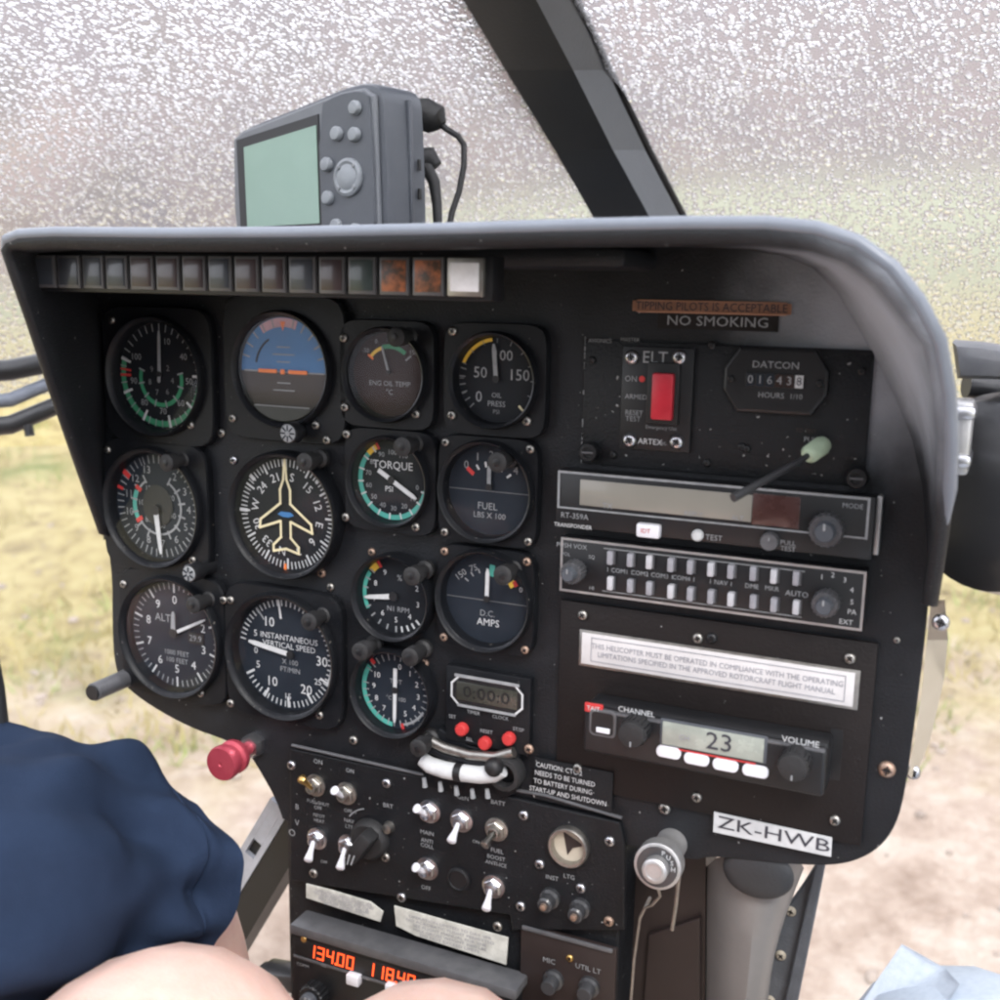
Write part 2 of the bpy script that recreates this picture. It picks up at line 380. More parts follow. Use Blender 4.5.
# flat deck running forward from the shield to the windshield foot
b = MB(); z0 = lp[12].z-.004
b.box(-.47, -.16, z0-.012, z0-.002, -.36, .05, 'hood_black', .004)
b.build('deck', panel)
for px, py, r, m in ((665, 808, .0034, 'dull_steel'), (887, 769, .0042, 'rust_steel'), (222, 433, .0028, 'dull_steel'), (234, 460, .0028, 'steel'), (322, 573, .0028, 'rust_steel'), (331, 587, .0026, 'dull_steel'), (354, 740, .003, 'dull_steel'), (328, 428, .0026, 'dull_steel'), (927, 432, .0026, 'dull_steel'), (897, 640, .0016, 'dull_steel'), (372, 552, .0024, 'rust_steel'), (425, 663, .0026, 'rust_steel')):
    x, z = UV(px, py); screw(panel, x, z, 0, r, m)
# tan side casing of the panel box, with its screws
b = MB(); A = [(945, 600, .016), (948, 640, .0), (944, 680, -.02), (930, 740, -.045), (914, 780, -.055)]
B = [(931, 600, .002), (927, 640, .0), (922, 690, -.001), (915, 740, -.002), (908, 775, -.002)]
vs = []; fs = []
for p, q in zip(A, B): vs += [P(*q), P(p[0], p[1], p[2])]
for i in range(4): fs.append([2*i, 2*i+1, 2*i+3, 2*i+2])
b.add(vs, fs, 'tan_cover', True); cas = b.build('side_casing', panel)
for px, py, w in ((941, 622, .012), (913, 772, -.04)):
    q = P(px, py, w); screw(cas, q.x, q.z, -q.y, .004, 'steel')

# ------------------------------------------------------------------ round gauges
def post_light(t, o, px, py, ln=.019, w0=.003):
    q = P(px, py, w0); x, z = q.x-o.x, q.z-o.z
    b = MB(); b.lathe([(.0055, 0), (.0055, .003), (.0040, .0045), (.0040, ln*.55), (.0052, ln*.6), (.0054, ln*.97), (.0046, ln), (.003, ln+.0003)], 'rubber', x, z, 20, M=Matrix.Translation((0, -w0, 0)))
    b.lathe([(.0022, ln+.0006), (.0018, ln+.0008)], 'case_black', x, z, 12, M=Matrix.Translation((0, -w0, 0)))
    b.build('post_light', t)
def gauge(name, label, px, py, hpx, bezel, face, needles, draw, posts=(), screws=(), rec=.010, rw=.07, wf=.012, sq=None, sm='dull_steel', cat='gauge'):
    c = P(px, py, wf)
    e = (P(px, py-hpx/2, wf)-P(px, py+hpx/2, wf)).length/2
    o = Vector((c.x, 0, c.z))
    t = thing(name, label, cat, o)
    R = e
    b = MB()
    if bezel:
        h = bezel/2; N = 64; rr = .17
        outl = []
        for i in range(N):
            a = 2*math.pi*i/N; sx, sz = math.sin(a), math.cos(a); p_ = 7
            k = h/((abs(sx)**p_+abs(sz)**p_)**(1/p_)); outl.append((sx*k, sz*k))
        vs = []; fs = []
        for (x, z) in outl: vs += [(x, -.0006, z), (x, -.005, z), (x*.985, -.0065, z*.985)]
        for i in range(N):
            a = 2*math.pi*i/N; vs.append((R*.97*math.sin(a), -.0065, R*.97*math.cos(a)))
        for i in range(N):
            j = (i+1) % N
            fs += [[3*i, 3*j, 3*j+1, 3*i+1], [3*i+1, 3*j+1, 3*j+2, 3*i+2], [3*i+2, 3*j+2, 3*N+j, 3*N+i]]
        b.add(vs, fs, 'bezel_black', False)
    wd = wf-rec
    b.lathe([(R, .0008), (R, wf-.003), (R*.985, wf-.0012), (R*(1-rw*.45), wf), (R*(1-rw), wf-.001), (R*(1-rw*1.35), wf-.004), (R*(1-rw*1.7), wd+.001), (R*(1-rw*1.7), wd)], 'bezel_black', n=64, cap1=False)
    b.build('bezel', t)
    rd = R*(1-rw*1.7)+.0004
    d = MB(); d.disc(rd, wd+.0002, face, n=64); dial = d.build('dial', t)
    k = MB(); draw(k, rd, wd+.0006); k.build('dial_markings', dial)
    for (a, l0, l1, wdt, tip, m, w, cx, cz) in needles:
        nb = MB(); r = R_(a); d_ = Vector((math.sin(r), 0, math.cos(r))); q = Vector((math.cos(r), 0, -math.sin(r)))
        o_ = Vector((cx*rd, -(wd+w), cz*rd))
        pts = [(-l0, wdt), (l1*.86, wdt*tip), (l1, wdt*tip*.45)]
        vs = []
        for l, h_ in pts:
            for s_ in (-1, 1):
                for ww in (0, .0006): vs.append(o_+d_*l*rd+q*s_*h_*rd-Vector((0, ww, 0)))
        fs = []
        for i in (0, 1):
            B_ = 4*i; fs += [[B_+1, B_+3, B_+7, B_+5], [B_, B_+1, B_+5, B_+4], [B_+2, B_+6, B_+7, B_+3], [B_, B_+4, B_+6, B_+2]]
        fs += [[0, 2, 3, 1], [8, 9, 11, 10]]
        nb.add(vs, fs, m); nb.lathe([(wdt*1.7*rd, wd+w-.0004), (wdt*1.7*rd, wd+w+.0009)], 'black' if m != 'black' else 'dial_black', cx*rd, cz*rd, 16); nb.build('needle', t)
    g = MB(); g.disc(R*(1-rw*1.5), wf-.0035, 'glass_cover', n=48); g.build('glass', t)
    for p in posts: post_light(t, o, *p)
    if screws == 'corners' and bezel:
        h = bezel/2*.84
        for sx in (-1, 1):
            for sz in (-1, 1): screw(t, sx*h, sz*h, .0065, .0024 if bezel < .07 else .003, sm)
    else:
        for (qx, qy) in screws:
            q = P(qx, qy, .0065); screw(t, q.x-o.x, q.z-o.z, .0065, .0026, sm)
    return t, o, rd, wd
def nums(k, labels, a0, a1, r, size, w, m, x=0, z=0):
    n = len(labels)
    for i, l in enumerate(labels):
        a = R_(a0+(a1-a0)*i/max(1, n-1)); k.text(l, size, x+r*math.sin(a), z+r*math.cos(a), w, m)

# 1 dual tachometer
def d1(k, R, w):
    k.arc(R*.84, R*.95, 88, 288, w, 'green')
    k.ticks(R*.82, R*.97, -70, 290, 37, R*.022, w+.0002, 'dim_white'); k.ticks(R*.74, R*.97, 88, 288, 6, R*.045, w+.0003, 'white')
    nums(k, ['10', '40', '50', '60', '70', '80', '90', '100'], 15, 300, R*.66, R*.17, w+.0002, 'dim_white')
    k.arc(R*.44, R*.52, 75, 290, w, 'green', 0, -R*.06); k.ticks(R*.40, R*.54, 75, 290, 8, R*.03, w+.0002, 'dim_white', 0, -R*.06)
    nums(k, ['2', '4', '6', '7', '8', '9'], 40, 310, R*.27, R*.15, w+.0002, 'grey_mark', 0, -R*.06)
    k.tick(R*.70, R*.96, -91, R*.05, w+.0004, 'red'); k.tick(R*.70, R*.96, -84, R*.04, w+.0004, 'red')
gauge('tachometer', 'round dual tachometer with green arcs at top left below the warning lights', 150.5, 377, 122, .086, 'dial_black', [(2, .05, .80, .032, .8, 'dim_white', .0018, 0, .04), (182, .02, .16, .03, .9, 'dim_white', .0022, 0, .04)], d1, [], [(191, 425), (112, 320)])
# 2 attitude indicator
def d2(k, R, w):
    def half(y0, top, m, ww):
        pts = []
        a = math.acos(max(-1, min(1, y0/R/.98)))
        rng = [(-a+2*a*i/40) for i in range(41)] if top else [(a+(2*math.pi-2*a)*i/40) for i in range(41)]
        k.poly([(R*.98*math.sin(q), R*.98*math.cos(q)) for q in rng], ww, m)
    half(-.05*R, True, 'sky_blue', w); half(-.05*R, False, 'soil_brown', w)
    k.arc(R*.80, R*.97, -38, 20, w+.0002, 'pink'); k.arc(R*.80, R*.97, -62, -34, w+.00025, 'sky_blue')
    k.arc(R*.30, R*.97, 26, 78, w+.00015, 'pink') if False else None
    for a in (-75, -60, -45, -30, -15, 15, 30, 45, 60, 75): k.tick(R*.80, R*.97, a, R*.03, w+.0004, 'dim_white')
    k.poly([(-R*.06, R*.9), (R*.06, R*.9), (0, R*.72)], w+.0005, 'orange')
    k.line((-R*.9, -R*.05), (R*.9, -R*.05), R*.03, w+.0003, 'dim_white')
    for y, l in ((.14, .2), (.28, .34), (.42, .2), (-.26, .2), (-.40, .34)): k.line((-l*R*.7, y*R), (l*R*.7, y*R), R*.022, w+.0003, 'dim_white')
    k.box(-R*.55, -R*.14, -R*.075, -R*.005, w+.001, w+.0018, 'orange'); k.box(R*.14, R*.55, -R*.075, -R*.005, w+.001, w+.0018, 'orange'); k.box(-R*.04, R*.04, -R*.09, 0, w+.001, w+.0018, 'orange')
    k.arc(R*.62, R*.66, -80, -30, w+.0004, 'dial_black')
    half(-.70*R, False, 'case_black', w+.0024); k.line((-R*.62, -R*.70), (R*.62, -R*.70), R*.025, w+.003, 'grey_mark')
t, o, rd, wd = gauge('attitude_indicator', 'attitude indicator with blue sky half over brown half and orange wing bars', 277.5, 370, 119, .086, 'dial_black', [], d2, [], [(233, 418), (316, 425), (327, 440)], rec=.007)
q = P(290, 433, .018); b = MB(); b.lathe([(.0035, 0), (.0035, .012), (.0062, .0125), (.0062, .019), (.0055, .020)], 'case_black', q.x-o.x, q.z-o.z, 20); b.lathe([(.0052, .0202), (.0048, .0205)], 'dim_white', q.x-o.x, q.z-o.z, 20)
for i in range(8): b.tick(.0015, .0048, i*45, .0009, .0207, 'dial_blue', q.x-o.x, q.z-o.z)
b.build('knob', t)
# 3 oil temperature
def d3(k, R, w):
    k.arc(R*.60, R*.68, -52, -18, w, 'yellow'); k.arc(R*.60, R*.70, -18, 40, w, 'green'); k.tick(R*.55, R*.72, -52, R*.05, w+.0002, 'orange'); k.tick(R*.55, R*.74, 52, R*.05, w+.0002, 'grey_mark')
    nums(k, ['-50', '0', '50', '100', '150'], -50, 50, R*.83, R*.15, w+.0002, 'dim_white')
    k.text('ENG OIL TEMP', R*.17, 0, -R*.22, w, 'dim_white'); k.text('\u00b0C', R*.18, 0, -R*.42, w, 'dim_white')
gauge('oil_temperature_gauge', 'engine oil temperature gauge with dark brownish face and a short needle', 381, 375.5, 97, .061, 'dial_brown', [(-17, .02, .62, .028, .8, 'dim_white', .0015, 0, .06)], d3, [(412, 336)], [(345, 407), (416, 414), (344, 338)])
# 4 pressure gauge
def d4(k, R, w):
    k.arc(R*.88, R*.96, -68, -8, w, 'yellow'); k.ticks(R*.80, R*.95, -135, -75, 6, R*.03, w+.0002, 'grey_mark'); k.ticks(R*.84, R*.95, -135, 135, 13, R*.02, w+.0001, 'grey_mark')
    k.text('50', R*.36, -R*.42, R*.14, w, 'dim_white'); k.text('100', R*.34, R*.14, R*.55, w, 'dim_white'); k.text('150', R*.36, R*.55, R*.12, w, 'dim_white'); k.text('0', R*.36, -R*.45, -R*.42, w, 'dim_white')
    k.text('OIL', R*.16, 0, -R*.36, w, 'dim_white'); k.text('PRESS', R*.18, 0, -R*.56, w, 'dim_white'); k.text('PSI', R*.14, 0, -R*.74, w, 'grey_mark'); k.tick(R*.8, R*.95, 135, R*.05, w+.0002, 'cream')
gauge('oil_pressure_gauge', 'oil pressure gauge marked 50, 100 and 150 with needle up', 489.5, 381, 99, .061, 'dial_black', [(-5, .02, .80, .05, .95, 'dim_white', .0015, 0, .02)], d4, [], [(452, 415), (527, 421), (453, 331)])
# 5 airspeed
def d5(k, R, w):
    k.ticks(R*.80, R*.95, -20, 335, 46, R*.022, w, 'dim_white')
    nums(k, ['2', '3', '4', '5', '6', '7', '8', '9', '10', '11', '12', '13'], 35, 340, R*.70, R*.2, w, 'dim_white')
    k.arc(R*.50, R*.54, 30, 330, w, 'dim_white'); k.arc(R*.50, R*.59, -118, -62, w+.0002, 'teal')
    k.ticks(R*.48, R*.64, 30, 330, 13, R*.035, w+.0003, 'dim_white')
    nums(k, ['20', '40', '60', '80', '100', '120'], 60, 330, R*.36, R*.15, w, 'dim_white')
    k.tick(R*.80, R*.98, -52, R*.10, w+.0004, 'red'); k.tick(R*.84, R*.98, -72, R*.06, w+.0004, 'red'); k.tick(R*.46, R*.6, -55, R*.08, w+.0004, 'red'); k.tick(R*.44, R*.6, -122, R*.08, w+.0004, 'red')
    k.poly([(R*.62*math.cos(R_(a))*.56, R*.62*math.sin(R_(a))*.62+R*.02) for a in range(0, 360, 12)], w+.0005, 'case_black')
gauge('airspeed_indicator', 'airspeed indicator with thick white needle pointing down at left edge of panel', 148, 509, 121, .086, 'dial_blue', [(174, .06, .82, .055, .7, 'white', .002, -.02, -.06)], d5, [(186, 459)], [(193, 560), (108, 450)])
# 6 heading indicator
def d6(k, R, w):
    k.ticks(R*.84, R*.97, 0, 355, 72, R*.020, w, 'white'); k.ticks(R*.78, R*.97, 0, 330, 12, R*.034, w+.0002, 'white')
    for i, l in enumerate(['N', '33', '30', 'W', '24', '21', 'S', '15', '12', 'E', '6', '3']):
        a = 190-i*30*-1; r = R_(a); k.text(l, R*.21, R*.66*math.sin(r), R*.66*math.cos(r), w+.0002, 'white', rot=a)
    pl = [(0, .96), (0.03, .62), (.10, .44), (.10, .20), (.52, -.12), (.54, -.27), (.12, -.12), (.10, -.12), (.10, -.40), (.26, -.55), (.26, -.66), (0, -.60)]
    pts = [(x*R, z*R) for x, z in pl] + [(-x*R, z*R) for x, z in pl[::-1][1:-1]]
    k.path(pts, R*.042, w+.0016, 'cream', True)
    k.poly([(-R*.17, 0), (-R*.1, R*.05), (R*.1, R*.05), (R*.17, 0), (R*.06, -R*.04), (-R*.06, -R*.04)], w+.0015, 'sky_blue')
    k.tick(R*.82, R*1.0, -90, R*.06, w+.0005, 'white'); k.tick(R*.86, R*1.0, -50, R*.07, w+.0005, 'white'); k.tick(R*.86, R*1.0, 45, R*.06, w+.0005, 'white'); k.tick(R*.88, R*1.0, 183, R*.05, w+.0005, 'orange')
gauge('heading_indicator', 'heading indicator with cream aircraft outline over a compass card', 279, 517, 128, None, 'dial_black', [], d6, [(322, 458)], [], rec=.009)
# 7 torque
def d7(k, R, w):
    k.arc(R*.84, R*.96, 102, 312, w, 'teal'); k.arc(R*.84, R*.97, 312, 330, w, 'yellow'); k.tick(R*.82, R*1.0, 333, R*.06, w+.0002, 'red')
    k.ticks(R*.80, R*.96, 105, 325, 12, R*.04, w+.0003, 'white')
    nums(k, ['0', '10', '20', '30', '40', '50', '60', '70', '80', '90', '100', '110'], 100, 385, R*.68, R*.17, w+.0002, 'dim_white')
    k.text('TORQUE', R*.27, 0, R*.36, w, 'white'); k.text('PSI', R*.19, -R*.1, -R*.22, w, 'white')
gauge('torque_gauge', 'torque gauge with teal arc and broad white needle pointing lower right', 384.5, 483, 93, .060, 'dial_black', [(121, .42, .78, .055, .9, 'white', .0018, .0, .02)], d7, [(418, 443)], [(347, 434), (416, 527), (346, 517)])
# 8 fuel
def d8(k, R, w):
    k.text('FUEL', R*.22, -R*.05, -R*.36, w, 'dim_white'); k.text('LBS X 100', R*.18, 0, -R*.56, w, 'dim_white')
    nums(k, ['0', '1', '2', '3', '4'], -48, 52, R*.76, R*.24, w, 'dim_white'); k.ticks(R*.5, R*.62, -52, 52, 6, R*.045, w, 'white'); k.tick(R*.5, R*.7, -50, R*.09, w+.0003, 'red')
    k.line((-R*.96, -R*.02), (R*.96, -R*.02), R*.012, w, 'grey_mark')
gauge('fuel_gauge', 'square cornered fuel quantity gauge beside the radio stack', 482.5, 493, 104, .0605, 'dial_blue', [(0, .0, .46, .042, 1, 'dim_white', .0015, 0, .08)], d8, [(511, 458)], 'corners')
# 9 altimeter
def d9(k, R, w):
    k.ticks(R*.84, R*.96, 0, 352.8, 50, R*.022, w, 'dim_white'); k.ticks(R*.78, R*.96, 0, 324, 10, R*.035, w+.0002, 'white')
    nums(k, [str(i) for i in range(10)], 0, 324, R*.64, R*.22, w, 'white')
    k.text('ALT', R*.2, -R*.28, R*.28, w, 'dim_white'); k.text('1000 FEET', R*.13, 0, -R*.34, w, 'dim_white'); k.text('100 FEET', R*.13, 0, -R*.48, w, 'dim_white')
    k.box(R*.28, R*.62, -R*.10, R*.10, w, w+.0003, 'black'); k.text('29.9', R*.16, R*.45, 0, w+.0006, 'dim_white')
gauge('altimeter', 'altimeter with white hands pointing right above the small black side knob', 166, 639, 121, .086, 'dial_blue', [(64, .02, .78, .030, .8, 'white', .002, 0, .05), (2, .02, .40, .05, .7, 'dim_white', .0028, 0, .05)], d9, [(212, 598)], [(124, 584), (201, 693), (224, 600)])
# 10 vertical speed
def d10(k, R, w):
    k.ticks(R*.84, R*.95, -80, 240, 56, R*.022, w, 'white'); k.ticks(R*.76, R*.95, 115, 240, 5, R*.04, w+.0002, 'white'); k.tick(R*.62, R*.95, -8, R*.04, w+.0002, 'white'); k.tick(R*.7, R*.95, -38, R*.03, w+.0002, 'dim_white')
    k.text('INSTANTANEOUS', R*.145, R*.06, R*.28, w, 'white'); k.text('VERTICAL SPEED', R*.145, R*.06, R*.14, w, 'white'); k.text('X 100', R*.13, R*.08, -R*.14, w, 'dim_white'); k.text('FT/MIN', R*.13, R*.08, -R*.28, w, 'dim_white')
    for l, x, z, s in (('10', -.34, .52, .24), ('5', -.62, .28, .16), ('0', -.62, -.03, .16), ('5', -.58, -.28, .18), ('10', -.30, -.54, .24), ('15', .02, -.76, .15), ('20', .40, -.58, .24), ('30', .72, -.03, .24), ('25', .64, -.40, .15)): k.text(l, R*s, R*x, R*z, w, 'white')
    k.arc(R*.9, R*.96, 88, 118, w, 'white')
gauge('vertical_speed_indicator', 'vertical speed indicator with white needle pointing left at bottom left of panel', 277, 658.5, 127, .087, 'dial_blue', [(-82, .0, .86, .042, .95, 'white', .002, .12, .02)], d10, [(326, 614)], [(231, 600), (320, 715), (231, 703)], sm='dull_steel')
# 11 turbine gauge
def d11(k, R, w):
    k.arc(R*.86, R*.97, -118, -55, w, 'teal'); k.arc(R*.82, R*.98, -52, -36, w, 'yellow'); k.tick(R*.8, R*1.0, -32, R*.08, w+.0002, 'red')
    k.ticks(R*.80, R*.95, -180, -50, 9, R*.04, w+.0002, 'dim_white'); k.ticks(R*.80, R*.95, 135, 180, 5, R*.05, w, 'white')
    nums(k, ['1', '2', '3', '4', '5', '6', '7', '8', '9'], 30, 330, R*.64, R*.2, w, 'white'); k.text('%', R*.22, R*.1, R*.46, w, 'dim_white'); k.text('N1 RPM', R*.19, R*.06, -R*.36, w, 'dim_white')
gauge('turbine_speed_gauge', 'small round gauge with red, yellow and teal arc below the torque gauge', 388, 599.5, 87, None, 'dial_black', [(-98, .02, .84, .07, .7, 'white', .0015, -.05, -.02)], d11, [(427, 569), (376, 643)], [], sm='rust_steel')
# 12 temperature gauge
def d12(k, R, w):
    k.arc(R*.84, R*.96, 186, 305, w, 'teal'); k.tick(R*.84, R*1.0, -45, R*.10, w+.0002, 'red'); k.tick(R*.84, R*1.0, 168, R*.08, w+.0002, 'red'); k.arc(R*.84, R*.90, 120, 168, w, 'dim_white')
    k.ticks(R*.76, R*.93, -60, 275, 30, R*.03, w+.0001, 'dim_white')
    nums(k, ['0', '1', '2', '3', '4', '5', '6', '7', '8', '9', '10'], 10, 300, R*.62, R*.2, w, 'white'); k.text('TOT', R*.17, 0, R*.22, w, 'dim_white'); k.text('\u00b0C x 100', R*.15, 0, -R*.22, w, 'dim_white')
gauge('exhaust_temperature_gauge', 'lowest small round gauge with long white needle pointing straight down', 388, 695.5, 88, None, 'dial_blue', [(181, .55, .84, .05, .8, 'white', .0015, .0, .02)], d12, [(425, 648), (433, 737)], [], sm='rust_steel')
# 13 ammeter
def d13(k, R, w):
    k.text('D.C.', R*.19, 0, -R*.34, w, 'dim_white'); k.text('AMPS', R*.22, R*.02, -R*.54, w, 'white')
    k.line((-R*.96, -R*.05), (R*.96, -R*.05), R*.012, w, 'grey_mark'); k.text('150', R*.2, -R*.64, R*.44, w, 'dim_white', rot=-40); k.text('75', R*.2, -R*.34, R*.62, w, 'dim_white', rot=-20); k.tick(R*.5, R*.75, 8, R*.12, w, 'teal')
    k.tick(R*.6, R*.76, 56, R*.12, w, 'yellow'); k.tick(R*.7, R*.79, 58, R*.12, w+.0002, 'red'); k.text('0', R*.16, R*.76, R*.28, w, 'white'); k.ticks(R*.56, R*.66, -55, 50, 7, R*.03, w, 'dim_white')
gauge('ammeter', 'square cornered D.C. amps gauge above the digital clock', 480.5, 602.5, 103, .0600, 'dial_blue', [(1, .0, .66, .042, 1, 'white', .0015, 0, .0)], d13, [(516, 568)], 'corners', sm='rust_steel')

# lone knobs on the panel face
def knob(name, label, px, py, w0, prof, m, cat, n=24, extra=None):
    q = P(px, py, w0); t = thing(name, label, cat, Vector((q.x, q.y, q.z)))
    b = MB(); b.lathe(prof, m, n=n); b.build('body' if extra else name + '_body', t)
    if extra: extra(t)
    return t
def capk(t):
    b = MB(); b.lathe([(.0048, .0222), (.0044, .0226)], 'dim_white', n=20)
    for i in range(6): b.tick(.0012, .0044, i*60, .0012, .0230, 'dial_blue')
    b.build('cap', t)
knob('adjuster_knob', 'small knob with pale striped cap between the airspeed indicator and altimeter', 212, 566, 0, [(.0045, 0), (.0045, .012), (.0058, .0125), (.0058, .021), (.0052, .0222)], 'case_black', 'knob', extra=capk)
# cabin heat cylinder sticking out at the lower left corner
t = thing('control_cylinder', 'short black cylinder with grey end sticking out below the altimeter', 'knob', P(131, 676, 0))
b = MB(); b.lathe([(.0060, -.001), (.0060, .034), (.0054, .0345)], 'grey_frame', n=24); b.build('sleeve', t)
b = MB(); b.lathe([(.0052, .0348), (.0050, .036)], 'black', n=24); b.build('end_cap', t)
# red pull knob
t = thing('red_pull_knob', 'red anodised double flange pull knob below the vertical speed indicator', 'knob', P(255, 744, 0))
b = MB(); b.lathe([(.0085, 0), (.0085, .003), (.007, .007), (.0055, .0072)], 'steel', n=6, smooth=False); b.build('nut', t)
b = MB(); b.lathe([(.0042, .006), (.0042, .018), (.0098, .0182), (.0108, .020), (.0108, .023), (.0088, .0245), (.0088, .027), (.0108, .0285), (.0112, .033), (.0104, .035), (.0015, .0352), (.001, .0345)], 'red_anodised', n=40); b.build('handle', t)

# ------------------------------------------------------------------ warning light row
LW = .085; q0 = P(36, 271, LW); q1 = P(488, 278, LW); hz = (P(38, 256, LW)-P(38, 288, LW)).z/2
t = thing('warning_light_row', 'row of sixteen square warning lights under the glare shield lip, last one white', 'warning lights', (q0.x, -LW, (q0.z+q1.z)/2))
wid = q1.x-q0.x
b = MB(); b.box(-.002, wid+.003, -hz-.002, hz+.001, -.012, .0015, 'case_black', .0008); b.build('housing', t)
kinds = ['lamp_blue']*4+['lamp_red']*3+['lamp_blue', 'lamp_red', 'lamp_red', 'lamp_blue', 'lamp_red', 'lamp_green', 'lamp_worn', 'lamp_worn', 'lamp_white']
edges = [36, 61, 86, 109, 133, 159, 185, 211, 237, 264, 291, 321, 350, 381, 414, 449, 488]
for i in range(16):
    x0 = P(edges[i], 275, LW).x-q0.x; x1 = P(edges[i+1], 275, LW).x-q0.x; g = .0011; m = kinds[i]
    b = MB()
    if i == 15:
        b.box(x0+g, x1-g*.5, -hz, hz, .001, .004, 'dull_steel', .0006)
        f = b.build('warning_light', t, 'white lit warning light with pale metal frame')
        b = MB(); b.box(x0+.0028, x1-.0026, -hz+.0022, hz-.0022, .0035, .0046, m, .0004); l = b.build('lens', f)
    else:
        b.box(x0+g, x1-g, -hz, hz, .001, .0035, 'lamp_edge', .0005)
        f = b.build('warning_light', t, 'warning light with scratched orange lens' if m == 'lamp_worn' else None)
        b = MB(); b.box(x0+g+.0013, x1-g-.0013, -hz+.0016, hz-.0013, .003, .0040, m, .0003); b.build('lens', f)

# ------------------------------------------------------------------ upper right: sub panel, labels
def plate(name, label, cat, pts, w0, w1, m, bev=.0005, rad=0.):
    x0, z0, x1, z1 = rect(pts, w1); cx, cz = (x0+x1)/2, (z0+z1)/2
    t = thing(name, label, cat, (cx, 0, cz))
    b = MB(); hx, hz = (x1-x0)/2, (z1-z0)/2
    if rad: b.prism(rrect(-hx, hx, -hz, hz, rad), w0, w1, m, bev)
    else: b.box(-hx, hx, -hz, hz, w0, w1, m, bev)
    return t, b, hx, hz, (cx, cz)
def rrect(x0, x1, z0, z1, r, n=5):
    o = []
    for cx, cz, a in ((x1-r, z1-r, 0), (x1-r, z0+r, 90), (x0+r, z0+r, 180), (x0+r, z1-r, 270)):
        for i in range(n+1):
            q = R_(a+90*i/n); o.append((cx+r*math.sin(q), cz+r*math.cos(q)))
    return o
def loc(c, px, py, w): q = P(px, py, w); return q.x-c[0], q.z-c[1]

t, b, hx, hz, c = plate('cover_plate', 'flat black cover plate behind the ELT switch and hour meter', 'cover plate', [(583, 338), (872, 352), (866, 488), (583, 462)], .0004, .002, 'panel_black')
b.build('plate', t)
# worn edge of the cover plate, thumb screws, writing
b = MB(); e_ = .0022
for i in range(26):
    z = -hz+2*hz*random.random(); b.box(-hx-.0001, -hx+.0005, z, z+random.uniform(.001, .004), .0020, .0022, 'grey_mark')
x, z = loc(c, 729, 444, e_); b.text('PULL', .0036, *loc(c, 812, 440, e_), e_, 'dim_white'); b.text('TO TEST', .0026, *loc(c, 806, 431, e_), e_, 'soil_brown')
for px, py, tx in ((600, 335, 'AVIONICS'), (630, 334, 'MASTER')): b.text(tx, .0028, *loc(c, px, py+6, e_), e_, 'grey_mark')
b.build('worn_marks', t)
for px, py in ((589, 452), (857, 478)):
    x, z = loc(c, px, py, .006); b = MB(); b.lathe([(.0052, .002), (.0052, .0075), (.0046, .0085), (.0028, .0086), (.0026, .0078)], 'case_black', x, z, 20); b.box(x-.003, x+.003, z-.0005, z+.0005, .0082, .0089, 'grey_frame'); b.build('fastener', t)
for px, py in ((592, 360), (613, 455), (707, 463), (862, 371), (712, 345), (742, 447), (747, 449)):
    x, z = loc(c, px, py, .002); screw(t, x, z, .002, .0020, 'case_black')
# panel writing
t, b, hx, hz, c = plate('orange_label', 'faded orange strip label reading TIPPING PILOTS IS ACCEPTABLE', 'label', [(633, 300), (791, 302), (791, 316), (633, 312)], .0003, .0009, 'orange_label', .0002, .0032)
b.build('strip', t); b = MB(); b.text('TIPPING PILOTS IS ACCEPTABLE', .0058, 0, 0, .0013, 'ink', wide=.92); b.build('lettering', t)
x0 = P(717, 322, .0005); t = thing('no_smoking_sign', 'white NO SMOKING lettering below the orange label', 'sign', (x0.x, 0, x0.z))
b = MB(); b.box(-.030, .030, -.0040, .0040, .0003, .0006, 'panel_brown'); b.build('strip', t); b = MB(); b.text('NO SMOKING', .0068, 0, 0, .0010, 'dim_white', wide=1.18); b.build('lettering', t)
# ELT switch
t, b, hx, hz, c = plate('elt_switch_unit', 'ELT switch plate with red rocker and four bright corner screws', 'switch', [(622, 346), (694, 348), (690, 452), (620, 449)], .0022, .0042, 'case_black')
b.build('plate', t)
x0, z0, x1, z1 = rect([(652, 372), (673, 374), (674, 421), (652, 419)], .008)
b = MB(); b.box(x0-c[0]-.0035, x1-c[0]+.0022, z0-c[1]-.0025, z1-c[1]+.005, .0040, .0062, 'black', .0008); b.build('switch_frame', t)
b = MB(); b.box(x0-c[0], x1-c[0], z0-c[1], z1-c[1], .0055, .0100, 'red_switch', .0012); b.build('rocker', t)
for px, py in ((632, 357), (680, 357), (630, 440), (677, 442)):
    x, z = loc(c, px, py, .004); screw(t, x, z, .0042, .0037, 'steel')
b = MB(); w = .0046
b.text('ELT', .0085, *loc(c, 655, 358, w), w, 'dim_white'); b.text('ON', .0042, *loc(c, 631, 379, w), w, 'dim_white'); b.text('ARMED', .0036, *loc(c, 636, 397, w), w, 'dim_white')
b.text('RESET', .0036, *loc(c, 634, 413, w), w, 'dim_white'); b.text('TEST', .0038, *loc(c, 633, 419, w), w, 'dim_white'); b.text('ARTEX', .0042, *loc(c, 650, 442, w), w, 'white'); b.text('inc.', .0032, *loc(c, 663, 443, w), w, 'dim_white'); b.text('Emergency Use', .0026, *loc(c, 661, 428, w), w, 'grey_mark')
x, z = loc(c, 642, 379, w); b.disc(.0016, w, 'red', x, z, 16)
b.build('lettering', t)
